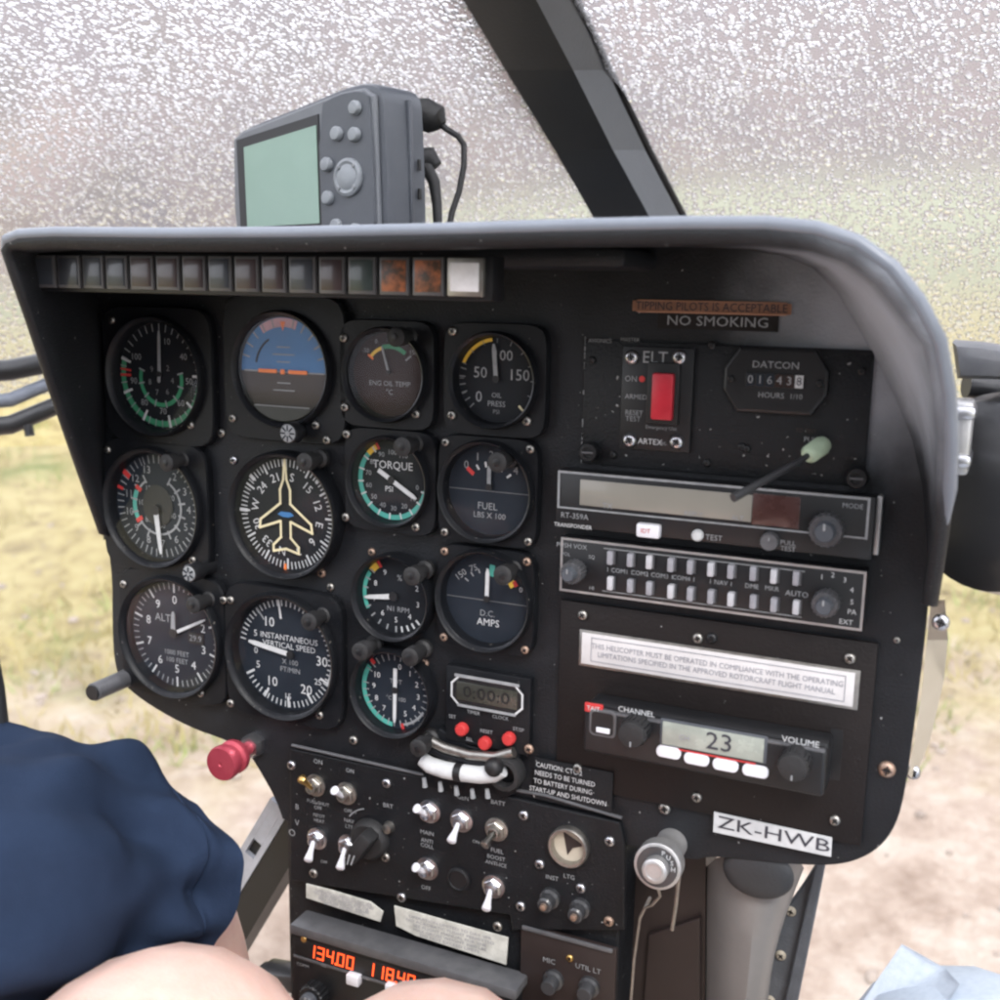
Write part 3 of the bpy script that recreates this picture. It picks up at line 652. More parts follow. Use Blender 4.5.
# hour meter
x0, z0, x1, z1 = rect([(723, 346), (829, 350), (828, 416), (724, 412)], .006); c = ((x0+x1)/2, (z0+z1)/2); hx, hz = (x1-x0)/2, (z1-z0)/2
t = thing('hour_meter', 'eight sided hour meter with six digit drum counter', 'hour meter', (c[0], 0, c[1]))
oc = [(-hx*.72, hz), (hx*.72, hz), (hx, hz*.35), (hx, -hz*.35), (hx*.72, -hz), (-hx*.72, -hz), (-hx, -hz*.35), (-hx, hz*.35)]
b = MB(); b.prism(oc, .0022, .0065, 'case_black', .0016); b.build('case', t)
b = MB(); b.box(-hx*.56, hx*.56, -hz*.20, hz*.24, .006, .0072, 'black', .0006); b.build('counter_window', t)
b = MB(); w = .0078
for i, d in enumerate('016438'):
    x = -hx*.46+i*hx*.185
    b.box(x-hx*.075, x+hx*.075, -hz*.17, hz*.21, .0068, .0075, 'white' if i == 5 else ('dial_brown' if i > 2 else 'dial_blue')); b.text(d, hz*.36, x, hz*.02, w, 'ink' if i == 5 else 'dim_white')
b.text('DATCON', hz*.30, 0, hz*.48, w-.0008, 'dim_white', wide=1.1); b.text('HOURS', hz*.24, -hx*.05, -hz*.44, w-.0008, 'dim_white'); b.text('1/10', hz*.22, hx*.42, -hz*.44, w-.0008, 'dim_white'); b.build('counter', t)
for s_ in (-1, 1): screw(t, s_*hx*.84, 0, .0066, .0018, 'case_black')
# green tipped probe
q = P(824, 444, .002); t = thing('probe_lever', 'thin black rod with a pale green sleeve sticking out above the radio', 'lever', q)
tip = P(733, 498, .052)-q; mid = P(800, 461, .02)-q
b = MB(); b.tube([mid*.55, mid, mid.lerp(tip, .5), tip], [.0014, .0016, .0018, .0022], 'housing'); b.build('rod', t)
b = MB(); b.tube([Vector((0, 0, 0)), mid*.12, mid*.62, mid*.7], [.004, .0047, .0045, .003], 'pale_green', 16); b.build('sleeve', t)

# ------------------------------------------------------------------ radio stack
def knurl(parent, x, z, w0, r, h, m, name='knob', inner=True):
    b = MB(); vs = []; fs = []; n = 36
    prof = [(r, 0), (r, h*.75), (r*.93, h*.85)]
    for j, (rr, hh) in enumerate(prof):
        for i in range(n):
            a = 2*math.pi*i/n; k = rr*(1 if i % 2 else .93); vs.append((x+k*math.sin(a), -(w0+hh), z+k*math.cos(a)))
    for j in range(2):
        for i in range(n): fs.append([j*n+i, j*n+(i+1) % n, (j+1)*n+(i+1) % n, (j+1)*n+i])
    fs.append([2*n+i for i in range(n)]); b.add(vs, fs, m)
    if inner: b.lathe([(r*.62, h*.8), (r*.60, h*1.25), (r*.5, h*1.35)], 'gps_grey', x, z, 20, M=Matrix.Translation((0, -w0, 0)))
    b.box(x-r*.07, x+r*.07, z+r*.15, z+r*.55, w0+h*(1.36 if inner else .86), w0+h*(1.40 if inner else .90), 'dim_white')
    return b.build(name, parent)
W = .012
t, b, hx, hz, c = plate('display_radio', 'slim radio with wide beige display inside a white outline and a knurled knob', 'radio', [(556, 470), (876, 497), (872, 556), (556, 530)], .0004, W, 'case_black', .001)
b.build('case', t)
L_ = lambda px, py, w=W: loc(c, px, py, w)
x0, z0, x1, z1 = rect([(559, 473), (869, 497), (867, 537), (559, 508)], W)
x0 -= c[0]; x1 -= c[0]; z0 -= c[1]; z1 -= c[1]
b = MB(); b.path([(x0, z0), (x0, z1), (x1, z1), (x1, z0)], .0012, W+.0004, 'dim_white'); b.line((x0, z0), (x1, z0), .0009, W+.0006, 'dim_white'); b.build('outline', t)
ax0, az0, ax1, az1 = rect([(580, 480), (752, 494), (752, 521), (580, 506)], W); b = MB(); b.box(ax0-c[0], ax1-c[0], az0-c[1], az1-c[1], W-.001, W+.0005, 'lcd', .0004); b.build('display', t)
bx1 = L_(800, 510)[0]; b = MB(); b.box(ax1-c[0]+.0002, bx1, az0-c[1]-.001, az1-c[1]+.001, W-.001, W+.0005, 'red_window', .0003); b.build('side_window', t)
x, z = L_(828, 528); knurl(t, x, z, W, .0082, .010, 'knob_grey')
x, z = L_(771, 540); knurl(t, x, z, W, .0045, .007, 'grey_frame', inner=False)
x, z = L_(648, 531, W+.003); b = MB(); b.box(x-.0062, x+.0062, z-.0036, z+.0036, W-.001, W+.004, 'bright_plastic', .0012); b.text('IDT', .0032, x-.001, z, W+.0043, 'red'); b.build('button', t)
x, z = L_(698, 535); b = MB(); b.lathe([(.003, W), (.003, W+.002), (.0022, W+.003)], 'white', x, z, 16); b.build('indicator', t)
b = MB(); w = W+.0003
b.text('TX', .0042, *L_(608, 506), w+.0006, 'dim_white'); b.text('REPLY', .0036, *L_(694, 514), w+.0006, 'dim_white'); b.text('ALT', .0034, *L_(738, 518), w+.0006, 'dim_white'); b.text('MODE', .0034, *L_(853, 506), w+.0006, 'dim_white')
b.text('RT-359A', .0042, *L_(575, 516), w+.0006, 'dim_white'); b.text('TRANSPONDER', .0030, *L_(573, 526), w, 'white'); b.text('TEST', .0040, *L_(714, 538), w, 'dim_white'); b.text('PULL', .0034, *L_(788, 543), w, 'dim_white'); b.text('TEST', .0034, *L_(788, 549), w, 'dim_white'); b.build('lettering', t)
b = MB(); x, z = L_(878, 527, .006); b.box(x-.0012, x+.0012, -hz+.002, hz, .0008, .008, 'silver_frame', .0004); b.build('edge_strip', t)

W = .010
t, b, hx, hz, c = plate('audio_panel', 'audio selector panel with two rows of ten white push buttons', 'radio', [(560, 538), (868, 570), (862, 629), (560, 593)], .0004, W, 'case_black', .0006)
b.build('case', t)
L_ = lambda px, py, w=W: loc(c, px, py, w)
b = MB(); b.path([(-hx+.0008, -hz+.0008), (-hx+.0008, hz-.0008), (hx-.0008, hz-.0008), (hx-.0008, -hz+.0008)], .0012, W+.0002, 'silver_frame', True)
ix0 = L_(604, 560)[0]; ix1 = L_(803, 590)[0]
b.line((ix0, hz-.0035), (ix1, hz-.0035), .0006, W+.0003, 'grey_mark'); b.line((ix0, -hz+.0032), (ix1, -hz+.0032), .0006, W+.0003, 'grey_mark'); b.build('outline', t)
for row, (ya, yb) in enumerate(((558, 578.5), (583.5, 607.5))):
    for i, px in enumerate((610, 630, 649, 671, 690.5, 711, 731, 753, 774, 796)):
        py = ya+(yb-ya)*(px-610)/186; x, z = L_(px, py, W+.002)
        u = (i in (3, 4, 5, 6, 8))*.001; bmat = ('button_grey', 'button_pale', 'button_grey')[(i*2+row) % 3]
        b = MB(); b.box(x-.0016, x+.0016, z-.0036, z+.0036, W-.001, W+.0030+u, bmat, .0007); b.box(x+.0017, x+.0024, z-.0036, z+.0036, W-.001, W+.0012, 'grey_frame'); b.build('button', t)
x, z = L_(576, 570); knurl(t, x, z, W, .0062, .010, 'knob_grey')
x, z = L_(827, 601); knurl(t, x, z, W, .0066, .010, 'knob_grey')
b = MB(); w = W+.0005
for i, (px, s_) in enumerate(((620, '1 COM1 1'), (640, 'COM2'), (660, '1 COM3 1'), (684, 'COM4 1'), (721, '1 NAV 1'), (752, 'DME'), (772, 'MKR'))):
    b.text(s_, .0034, *L_(px, 571+(px-620)*.115), w, 'dim_white')
b.text('PUSH VOX', .0036, *L_(572, 546), w, 'dim_white'); b.text('VOL', .0028, *L_(566, 554), w, 'dim_white'); b.text('SQ', .0028, *L_(592, 557), w, 'dim_white'); b.text('AUTO', .0040, *L_(797, 594), w, 'dim_white'); b.text('HI', .0030, *L_(592, 588), w, 'dim_white');
for i, s_ in enumerate(('1', '2', '3', '4', '5', 'PA', 'EXT')):
    px, py = ((822, 577), (833, 575), (845, 580), (852, 590), (852, 602), (852, 612), (846, 622))[i]; b.text(s_, .0036, *L_(px, py), w, 'white')
b.build('lettering', t)

# brown lower radio plate with its placard
t, b, hx, hz, c = plate('radio_plate', 'brownish black mounting plate around the two way radio', 'mounting plate', [(560, 603), (878, 640), (862, 838), (556, 790)], .0004, .003, 'panel_brown', .0006)
b.build('plate', t)
for px, py in ((583, 615), (850, 658), (578, 768), (835, 820), (698, 638), (712, 638), (697, 797)):
    x, z = loc(c, px, py, .003); screw(t, x, z, .003, .0028, 'dull_steel' if px not in (712,) else 'case_black')
x0, z0, x1, z1 = rect([(830, 728), (843, 730), (840, 781), (828, 778)], .003); b = MB(); b.box(x0-c[0], x1-c[0], z0-c[1], z1-c[1], .0028, .0034, 'black'); b.build('slot', t)
t, b, hx, hz, c = plate('flight_manual_placard', 'white placard about operating limits in a metal frame above the two way radio', 'placard', [(579, 629), (860, 671), (858, 710), (579, 666)], .0032, .0040, 'dull_steel', .0003)
b.build('frame', t); b = MB(); b.box(-hx+.0016, hx-.0024, -hz+.0016, hz-.0014, .0038, .0046, 'placard', .0002); b.build('card', t)
b = MB(); b.path([(-hx*.90, -hz*.62), (-hx*.90, hz*.66), (hx*.91, hz*.66), (hx*.91, -hz*.62)], .0004, .0049, 'ink_grey', True)
b.text('THIS HELICOPTER MUST BE OPERATED IN COMPLIANCE WITH THE OPERATING', .0042, 0, hz*.22, .0050, 'ink_grey', wide=.87); b.text('LIMITATIONS SPECIFIED IN THE APPROVED ROTORCRAFT FLIGHT MANUAL', .0042, 0, -hz*.22, .0050, 'ink_grey', wide=.87); b.build('lettering', t)

# two way radio
W = .026
t, b, hx, hz, c = plate('two_way_radio', 'two way radio with small grey screen showing 23 and two round knobs', 'radio', [(588, 700), (828, 746), (826, 795), (586, 748)], .0034, W-.006, 'case_black', .002)
b.build('case', t)
L_ = lambda px, py, w=W: loc(c, px, py, w)
b = MB(); b.box(-hx, hx, -hz*.95, hz*.9, W-.0065, W, 'case_black', .0022, seg=3); b.box(-hx+.001, hx-.001, hz*.80, hz*.92, W-.003, W+.0005, 'grey_frame', .0006); b.build('front_panel', t)
x0, z0, x1, z1 = rect([(664, 719), (765, 740), (763, 763), (662, 742)], W); b = MB(); b.box(x0-c[0]-.0015, x1-c[0]+.0015, z0-c[1]-.0008, z1-c[1]+.0012, W-.001, W+.0008, 'gps_grey', .0008); b.build('screen_frame', t)
b = MB(); b.box(x0-c[0], x1-c[0], z0-c[1], z1-c[1], W, W+.0012, 'lcd_grey', .0002); d_ = b.build('display', t)
b = MB(); x, z = L_(720, 742); b.text('23', .0130, x, z, W+.0016, 'ink', wide=1.1); b.text('CH', .0040, *L_(685, 737), W+.0016, 'ink_grey'); b.build('readout', d_)
b = MB(); b.line((x0-c[0], z0-c[1]-.0013), (x1-c[0]-.004, z0-c[1]-.0013), .0009, W+.0012, 'red'); b.build('red_line', t)
for px, py in ((668, 753), (696, 760), (725, 766), (755, 772)):
    x, z = L_(px, py, W+.002); b = MB(); b.prism(rrect(x-.0064, x+.0064, z-.0030, z+.0030, .0026), W-.0005, W+.0022, 'bright_plastic', .0008, True); b.build('button', t)
for px, py in ((632, 734), (793, 767)):
    x, z = L_(px, py, W+.010); b = MB(); b.lathe([(.0074, W-.001), (.0072, W+.010), (.0066, W+.012), (.0062, W+.0122)], 'rubber', x, z, 30)
    for i in range(18): b.box(-.0004, .0004, .0071, .0077, W+.001, W+.009, 'case_black', 0, Matrix.Translation((x, 0, z)) @ Matrix.Rotation(R_(i*20), 4, 'Y'))
    b.box(x-.0004, x+.0004, z-.0060, z-.0035, W+.0122, W+.0126, 'dim_white'); b.build('knob', t)
b = MB(); x, z = L_(594, 708); b.box(x-.005, x+.005, z-.0025, z+.0025, W-.001, W+.0008, 'red', .0005); b.text('TAIT', .0034, x, z, W+.0012, 'white'); b.build('badge', t)
x, z = L_(603, 723); b = MB(); b.prism(rrect(x-.0075, x+.0075, z-.0075, z+.0075, .003), W-.001, W+.001, 'grey_frame', .0006); b.prism(rrect(x-.006, x+.006, z-.006, z+.006, .002), W+.0011, W+.0013, 'black'); b.box(x-.003, x+.0045, z-.0048, z-.002, W+.0012, W+.0024, 'bright_plastic', .0004); b.build('socket', t)
b = MB(); b.text('CHANNEL', .0042, *L_(637, 711), W+.0014, 'white'); b.text('VOLUME', .0046, *L_(801, 741), W+.0014, 'white'); b.build('lettering', t)
# registration label
q0 = P(773, 834, .004); t = thing('registration_label', 'white label lettered ZK-HWB stuck crooked along the panel bottom edge', 'label', (q0.x, 0, q0.z))
a0 = P(714, 812, .004)-q0; a1 = P(832, 838, .004)-q0; a2 = P(831, 857, .004)-q0; a3 = P(713, 832, .004)-q0
b = MB(); b.prism([(a.x, a.z) for a in (a0, a1, a2, a3)], .0032, .0042, 'white', .0002); b.build('card', t)
an = -math.degrees(math.atan2((a1-a0).z, (a1-a0).x)); b = MB(); b.text('ZK-HWB', .0098, 0, 0, .0046, 'ink', rot=an, wide=1.5); b.build('lettering', t)

# ------------------------------------------------------------------ digital clock and slip indicator
W = .008
t, b, hx, hz, c = plate('digital_clock', 'digital clock with dark four digit display and three red buttons', 'clock', [(447, 668), (532, 676), (528, 752), (444, 744)], .0004, W-.002, 'bezel_black', .001)
b.build('case', t)
L_ = lambda px, py, w=W: loc(c, px, py, w)
x0, z0, x1, z1 = rect([(452, 675), (523, 687), (522, 715), (452, 704)], W); x0 -= c[0]; x1 -= c[0]; z0 -= c[1]; z1 -= c[1]; ch = .0045
b = MB(); b.prism([(x0+ch, z1), (x1-ch, z1), (x1, z1-ch), (x1, z0+ch), (x1-ch, z0), (x0+ch, z0), (x0, z0+ch), (x0, z1-ch)], W-.003, W, 'case_black', .0004)
b.path([(x0+ch, z1), (x1-ch, z1), (x1, z1-ch), (x1, z0+ch), (x1-ch, z0), (x0+ch, z0), (x0, z0+ch), (x0, z1-ch)], .0011, W+.0003, 'white', True)
b.line((x0+ch*.6, z1+.0006), (x1-ch*.6, z1+.0006), .0018, W+.0006, 'dim_white'); b.line((x0+ch, z0-.0002), (x1-ch, z0-.0002), .0015, W+.0006, 'dim_white'); b.build('display_frame', t)
b = MB(); b.box(x0+.003, x1-.003, z0+.003, z1-.003, W, W+.0006, 'lcd_dark', .0003); dsp = b.build('display', t)
b = MB(); b.text('0:00:0', .0098, (x0+x1)/2, (z0+z1)/2, W+.001, 'black', wide=1.25); b.build('digits', dsp)
for px, py in ((461.5, 729.5), (484.5, 743.5), (508.5, 739)):
    x, z = L_(px, py); b = MB(); b.lathe([(.0038, W-.003), (.0038, W+.001), (.0030, W+.002), (.0012, W+.0022)], 'red', x, z, 20); b.build('button', t)
b = MB(); w = W-.0015
for tx, px, py in (('SET', 452, 717), ('SEL', 469, 740), ('RESET', 486, 732), ('ST/SP', 518, 730), ('TIMER', 473, 713), ('CLOCK', 500, 718)): b.text(tx, .0030, *L_(px, py), w+.001, 'dim_white')
b.build('lettering', t)
x, z = L_(528, 750); screw(t, x, z, W-.002, .0028, 'rust_steel')
q0 = P(463, 772, .012); t = thing('slip_indicator', 'white curved slip indicator tube with a black ball at its right end', 'slip indicator', (q0.x, 0, q0.z))
def pth(pts, w): return [P(x, y, w)-Vector((q0.x, 0, q0.z)) for x, y in pts]
b = MB(); b.prism([(p.x, p.z) for p in pth([(418, 745), (440, 728), (470, 745), (500, 752), (520, 750), (518, 792), (500, 800), (460, 796), (425, 786)], .004)], .0004, .005, 'bezel_black', .001); b.build('mount', t)
b = MB(); b.tube(pth([(425, 738), (445, 748), (470, 755), (495, 757), (514, 752)], .009), .003, 'dull_steel', 10); b.tube(pth([(424, 746), (445, 756), (470, 762), (495, 764), (512, 758)], .008), .0025, 'bezel_black', 10); b.build('rim', t)
b = MB(); b.tube(pth([(422, 759), (430, 765), (445, 770), (462, 773), (480, 775), (494, 774), (503, 770)], .012), [.0040, .0048, .0050, .0050, .0050, .0048, .0040], 'white', 14); b.build('tube', t)
b = MB(); b.tube(pth([(456, 772), (463, 773)], .012), .0054, 'black', 14); b.build('centre_band', t)
b = MB(); q = pth([(494, 767)], .015)[0]; b.ball(q, .0056, 'black'); b.build('ball', t)
b = MB()
for x, y in ((424, 778), (440, 782), (456, 786), (472, 789), (487, 789)): b.tube(pth([(x, y), (x+1, y+9)], .010), [.0012, .0016], 'dim_white', 8)
b.build('scale_pegs', t)
b = MB(); b.lathe([(.0105, .004), (.0105, .010), (.0095, .0125), (.0070, .013), (.0060, .008)], 'rubber', *[(lambda p: (p.x, p.z))(pth([(505, 774)], .01)[0])][0], 24, cap1=False); b.build('end_clip', t)

# caution text
q0 = P(573, 789, .001); q0 = P(572, 786, .0045); t = thing('caution_lettering', 'four lines of white caution lettering above the round socket', 'label', (q0.x, 0, q0.z))
b = MB(); b.box(-.0235, .0235, -.0125, .0125, .0034, .0042, 'panel_black', .0002)
b.build('strip', t); b = MB()
for i, s_ in enumerate(('CAUTION: CTC-2', 'NEEDS TO BE TURNED', 'TO BATTERY DURING', 'START-UP AND SHUTDOWN')): b.text(s_, .0041, -.0225+.0200*(.72, .9, .85, 1)[i], .0085-i*.0050, .0046, 'white', wide=.86)
b.build('lettering', t)

# ------------------------------------------------------------------ centre pedestal and switch panel
ped = thing('centre_pedestal', 'black centre pedestal below the instrument panel', 'pedestal', (0, 0, 0))
b = MB(); b.box(-.393, -.165, -.75, P(400, 790, -.002).z, -.26, -.0035, 'panel_black', .003); b.build('body', ped)
swp = thing('switch_panel', 'black switch panel with toggle switches, rotary knob and round socket on the pedestal', 'switch panel', (0, 0, 0))
pts = [(290, 748), (420, 776), (620, 822), (625, 842), (625, 930), (512, 930), (510, 915), (290, 880)]
b = MB(); b.prism([UV(*p, .003) for p in pts], .0004, .0035, 'panel_black', .001); b.build('plate', swp)
b = MB(); q = [P(*p, .004) for p in ((292, 745), (420, 774), (545, 795), (622, 818))]
b.tube([v-Vector((0, 0, 0)) for v in q], .0010, 'grey_frame', 8); b.build('trim_strip', swp)
for px, py, m in ((292, 765, 'steel'), (387, 783, 'steel'), (524, 815, 'steel'), (610, 841, 'steel'), (402, 897, 'steel'), (521, 906, 'steel'), (498, 926, 'dull_steel'), (314, 873, 'dull_steel'), (609, 921, 'rust_steel'), (386, 857, 'dull_steel'), (540, 864, 'steel'), (581, 888, 'steel')):
    x, z = UV(px, py, .0035); screw(swp, x, z, .0035, .0030, m)
def toggle(px, py, tx, ty, nutm='dull_steel', m='steel', lw=.014, cap=True):
    # px,py: nut on the plate; tx,ty: where the lever tip stands out
    q = P(px, py, .0035); b = MB(); b.lathe([(.0072, 0), (.0072, .0012), (.0062, .0016)], nutm, n=24); b.lathe([(.0058, .001), (.0058, .0035), (.0052, .004)], nutm, n=6, smooth=False); b.lathe([(.0036, .003), (.0036, .0065), (.0028, .0068), (.0026, .005)], nutm, n=18); t_ = b.build('toggle_switch', swp); t_.location = q
    tip = P(tx, ty, .0035+lw)-q; base = Vector((0, -.005, 0)); d = tip-base
    b = MB(); b.tube([base, base+d*.5, base+d*.86, base+d*.95, tip, tip+d*.02], [.0013, .0018, .0027, .0028, .0022, .001] if cap else [.0016, .0019, .0022, .0022, .0019, .001], m, 14); b.build('lever', t_)
    return t_
SW = [(316, 785, 301, 778, 'dull_steel', 'brass', .013, 'brass toggle switch at top left of the switch plate'),
      (347, 793, 334, 790, 'dull_steel', 'bright_plastic', .013, 'toggle switch with white tip right of the brass toggle'),
      (318, 838, 308, 861, 'steel', 'bright_plastic', .016, 'leftmost bright toggle lever pointing down, under the brass toggle'),
      (349, 845, 340, 869, 'steel', 'bright_plastic', .016, 'bright toggle lever pointing down beside the black rotary knob'),
      (430, 811, 416, 808, 'steel', 'bright_plastic', .012, 'upper toggle switch of the pair left of the round blank plug'),
      (462, 820, 451, 842, 'steel', 'bright_plastic', .016, 'bright toggle lever pointing down above the round blank plug'),
      (497, 829, 484, 846, 'dull_steel', 'dull_steel', .014, 'dull grey toggle lever at right end of the upper switch row'),
      (428, 868, 415, 867, 'steel', 'bright_plastic', .012, 'lower toggle switch of the pair left of the round blank plug'),
      (494, 886, 486, 910, 'steel', 'bright_plastic', .016, 'bright toggle lever pointing down lowest on the right of the switch plate')]
for px, py, tx, ty, nm, m, lw, lb in SW:
    t_ = toggle(px, py, tx, ty, nm, m, lw); t_['label'] = lb
# rotary knob
q = P(371, 838, .0035); b = MB(); b.lathe([(.0130, 0), (.0125, .004), (.0105, .006)], 'rubber', n=28); t = b.build('rotary_knob', swp); t.location = q
b = MB(); b.box(-.0045, .0045, -.011, .011, .004, .017, 'rubber', .002, Matrix.Rotation(R_(35), 4, 'Y')); b.box(-.0005, .0005, -.011, -.004, .0172, .0175, 'dim_white', 0, Matrix.Rotation(R_(20), 4, 'Y')); b.box(-.004, -.003, -.012, -.005, .0172, .0175, 'dim_white', 0, Matrix.Rotation(R_(15), 4, 'Y')); b.build('grip', t)
b = MB(); x, z = (P(389, 827, .004)-q).x, (P(389, 827, .004)-q).z; b.lathe([(.0038, 0), (.003, .004), (.0015, .0046)], 'dull_steel', x, z, 14); b.build('stop_pin', t)
# blank plug, round socket
q = P(459, 879, .0035); b = MB(); b.lathe([(.0075, 0), (.0075, .0012), (.0060, .002), (.0056, .0012)], 'case_black', n=28); b.build('blank_plug', swp).location = q
q = P(570, 845, .0035); b = MB(); b.lathe([(.0120, 0), (.0120, .004), (.0112, .005), (.0098, .0048), (.0094, .001)], 'dull_steel', n=36, cap1=False); t = b.build('round_socket', swp); t.location = q
b = MB(); b.disc(.0096, .0006, 'tan_cover'); b.poly([(-.004, .008), (.009, .002), (.002, -.001), (-.001, -.006)], .0010, 'pedestal_brown'); b.build('bore', t)
for i, (px, py, lb) in enumerate(((551, 897, 'left small knob below the round socket'), (581, 907, 'right small knob below the round socket'))):
    q = P(px, py, .0035); 
    b = MB(); b.lathe([(.0060, 0), (.0060, .003), (.0045, .004), (.0045, .010), (.0035, .011)], 'housing', n=20); t = b.build('dimmer_knob', swp); t.location = q
    b = MB(); b.lathe([(.0020, .0112), (.0018, .013), (.0008, .0134)], 'rust_steel', n=12); b.build('tip', t)
# plate lettering
b = MB(); w = .0040
for tx, px, py, s_ in (('ON', 318, 762, .0038), ('ON', 350, 771, .0034), ('FUEL SHUT', 318, 803, .0030), ('OFF', 318, 808, .0030), ('PITOT', 319, 816, .0028), ('HEAT', 319, 821, .0028), ('OFF', 348, 811, .0030), ('NAV', 349, 821, .0032), ('LTS', 349, 827, .0032), ('B', 297, 807, .0046), ('V', 297, 823, .005), ('O', 292, 833, .006), ('BRT', 388, 806, .0036), ('MAIN', 427, 833, .0034), ('ANTI', 427, 841, .0032), ('COLL', 427, 846, .0032), ('OFF', 426, 888, .0034), ('GEN', 463, 798, .0034), ('BATT', 498, 803, .0034), ('FUEL', 497, 851, .0034), ('BOOST', 496, 858, .0032), ('ANTI-ICE', 496, 864, .0030), ('ON', 476, 842, .0026), ('OFF', 324, 862, .0026), ('INST', 552, 878, .0034), ('LTG', 569, 877, .0034)):
    b = MB(); x, z = UV(px, py, w); b.text(tx, s_*1.12, 0, 0, w, 'dim_white'); b.build('switch_label', swp).location = (x, 0, z)
b = MB()
for a0, a1, r in ((-55, -15, .0185),): b.arc(r, r+.0008, a0, a1, w, 'dim_white', *UV(371, 838, w))
b.build('index_arc', swp)
# aged placards
def aged(name, label, pts):
    q0 = P(*pts[0], .004); t = thing(name, label, 'placard', (q0.x, 0, q0.z))
    q = [P(x, y, .0046) for x, y in pts]; b = MB(); b.prism([(p.x-q0.x, p.z-q0.z) for p in q], .0037, .0046, 'placard_old', .0002); b.build('card', t)
    lo = min(p.x for p in q)-q0.x; hi = max(p.x for p in q)-q0.x; vb = min(p.z for p in q)-q0.z; vt = max(p.z for p in q)-q0.z
    b = MB()
    for i in range(5):
        z = vt-(vt-vb)*(.2+.15*i); b.text(('OPERATION LIMITED TO DAY VFR', 'NO ACROBATIC FLIGHT PERMITTED', 'SEE FLIGHT MANUAL FOR VNE', 'MAX GROSS WEIGHT 3000 LBS', 'DO NOT EXCEED LIMITS')[i], .0026, (lo+hi)/2, z, .0050, 'ink_grey', wide=(hi-lo)/.055)
    b.build('lettering', t)
aged('small_placard', 'small worn white placard with clipped corner, left of the pair below the switches', [(306, 884), (306, 898), (380, 922), (383, 912), (370, 902), (330, 890)])
aged('large_placard', 'larger stained white placard, right of the pair below the switches', [(394, 906), (396, 926), (416, 936), (506, 965), (508, 938), (450, 922)])
# communication radio under the placards
q0 = P(400, 958, .02); t = thing('comm_radio', 'pedestal radio with glowing red frequency digits and grey top edge', 'radio', (q0.x, 0, q0.z))
xl = P(291, 930, .02).x-q0.x; xr = P(512, 975, .02).x-q0.x
zt = P(291, 922, .018).z-q0.z
b = MB(); b.box(xl, xr, zt-.060, zt-.007, .0, .0185, 'case_black', .0008); b.build('case', t)
b = MB(); b.box(xl-.001, xr+.003, zt-.0068, zt, .001, .0205, 'grey_frame', .0015); b.build('top_edge', t)
b = MB(); b.box(xl+.002, xr-.03, zt-.0205, zt-.0088, .018, .0192, 'black', .0004); dsp = b.build('display', t)
b = MB(); zz = zt-.0148
def seg7(b, s, x, z, h, w, m):
    segs = {'0': 'abcdef', '1': 'bc', '2': 'abged', '3': 'abgcd', '4': 'fgbc', '5': 'afgcd', '6': 'afgedc', '7': 'abc', '8': 'abcdefg', '9': 'abcdfg'}
    for ch in s:
        if ch == '.': b.box(x-h*.42, x-h*.24, z-h*.56, z-h*.38, w, w+.0003, m); x += h*.1; continue
        hw, hh, k = h*.26, h*.5, h*.085
        g = {'a': ((-hw, hh), (hw, hh)), 'd': ((-hw, -hh), (hw, -hh)), 'g': ((-hw, 0), (hw, 0)), 'b': ((hw, 0), (hw, hh)), 'c': ((hw, -hh), (hw, 0)), 'f': ((-hw, 0), (-hw, hh)), 'e': ((-hw, -hh), (-hw, 0))}
        for sg in segs[ch]:
            (p0, p1) = g[sg]; b.line((x+p0[0]+p0[1]*.12, z+p0[1]), (x+p1[0]+p1[1]*.12, z+p1[1]), k*1.5, w, m)
        x += h*.86
xa = P(311, 940, .02).x-q0.x; xb = P(370, 960, .02).x-q0.x
seg7(b, '134.00', xa, zz, .0080, .0197, 'led_red'); seg7(b, '118.40', xb, zz, .0080, .0197, 'led_red'); b.build('digits', dsp)
b = MB(); b.box(xl+.001, xr-.02, zt-.0232, zt-.0214, .0183, .0195, 'grey_frame', .0003); b.build('bezel_line', t)
for px, py in ((353, 980), (392, 990)):
    q = P(px, py, .022); b = MB(); b.box(q.x-q0.x-.0045, q.x-q0.x+.0045, q.z-q0.z-.0035, q.z-q0.z+.0035, .018, .0235, 'bright_plastic', .001); b.build('button', t)
b = MB(); q = P(303, 940, .02); b.lathe([(.0022, .0192), (.0018, .0198)], 'brass', q.x-q0.x, q.z-q0.z, 12); b.build('sensor', t)
b = MB(); b.text('COMM', .0030, xl+.008, zt-.027, .0192, 'dim_white'); b.text('USE', .0026, xl+.024, zt-.0223, .0199, 'dim_white'); b.text('STBY', .0026, xl+.055, zt-.0223, .0199, 'dim_white'); b.build('lettering', t)
x, z = P(318, 992, .018).x-q0.x, P(318, 992, .018).z-q0.z
knurl(t, x, z, .0185, .009, .010, 'case_black')
# lower plate at right of pedestal, brown haze put into its colour
t, b, hx, hz, c = plate('lighting_plate', 'haze brown plate with two knobs below the round socket', 'switch plate', [(520, 928), (615, 945), (615, 1030), (520, 1010)], .0004, .0035, 'pedestal_brown', .0006)
b.build('plate', t)
b = MB(); b.box(-hx*.97, hx*.93, hz*.90, hz*1.0, .003, .0050, 'grey_frame', .0008); b.build('top_strip', t)
b = MB(); b.text('MIC', .0046, *loc(c, 549, 961, .004), .004, 'dim_white'); b.text('UTIL LT', .0046, *loc(c, 588, 969, .004), .004, 'dim_white'); b.build('lettering', t)
x, z = loc(c, 570, 958, .0035); screw(t, x, z, .0035, .0022, 'brass')
for px, py in ((550, 985), (586, 992)):
    x, z = loc(c, px, py, .010); b = MB(); b.lathe([(.0062, .0035), (.0062, .006), (.0048, .007), (.0046, .013), (.004, .014)], 'housing', x, z, 20); b.build('knob', t)

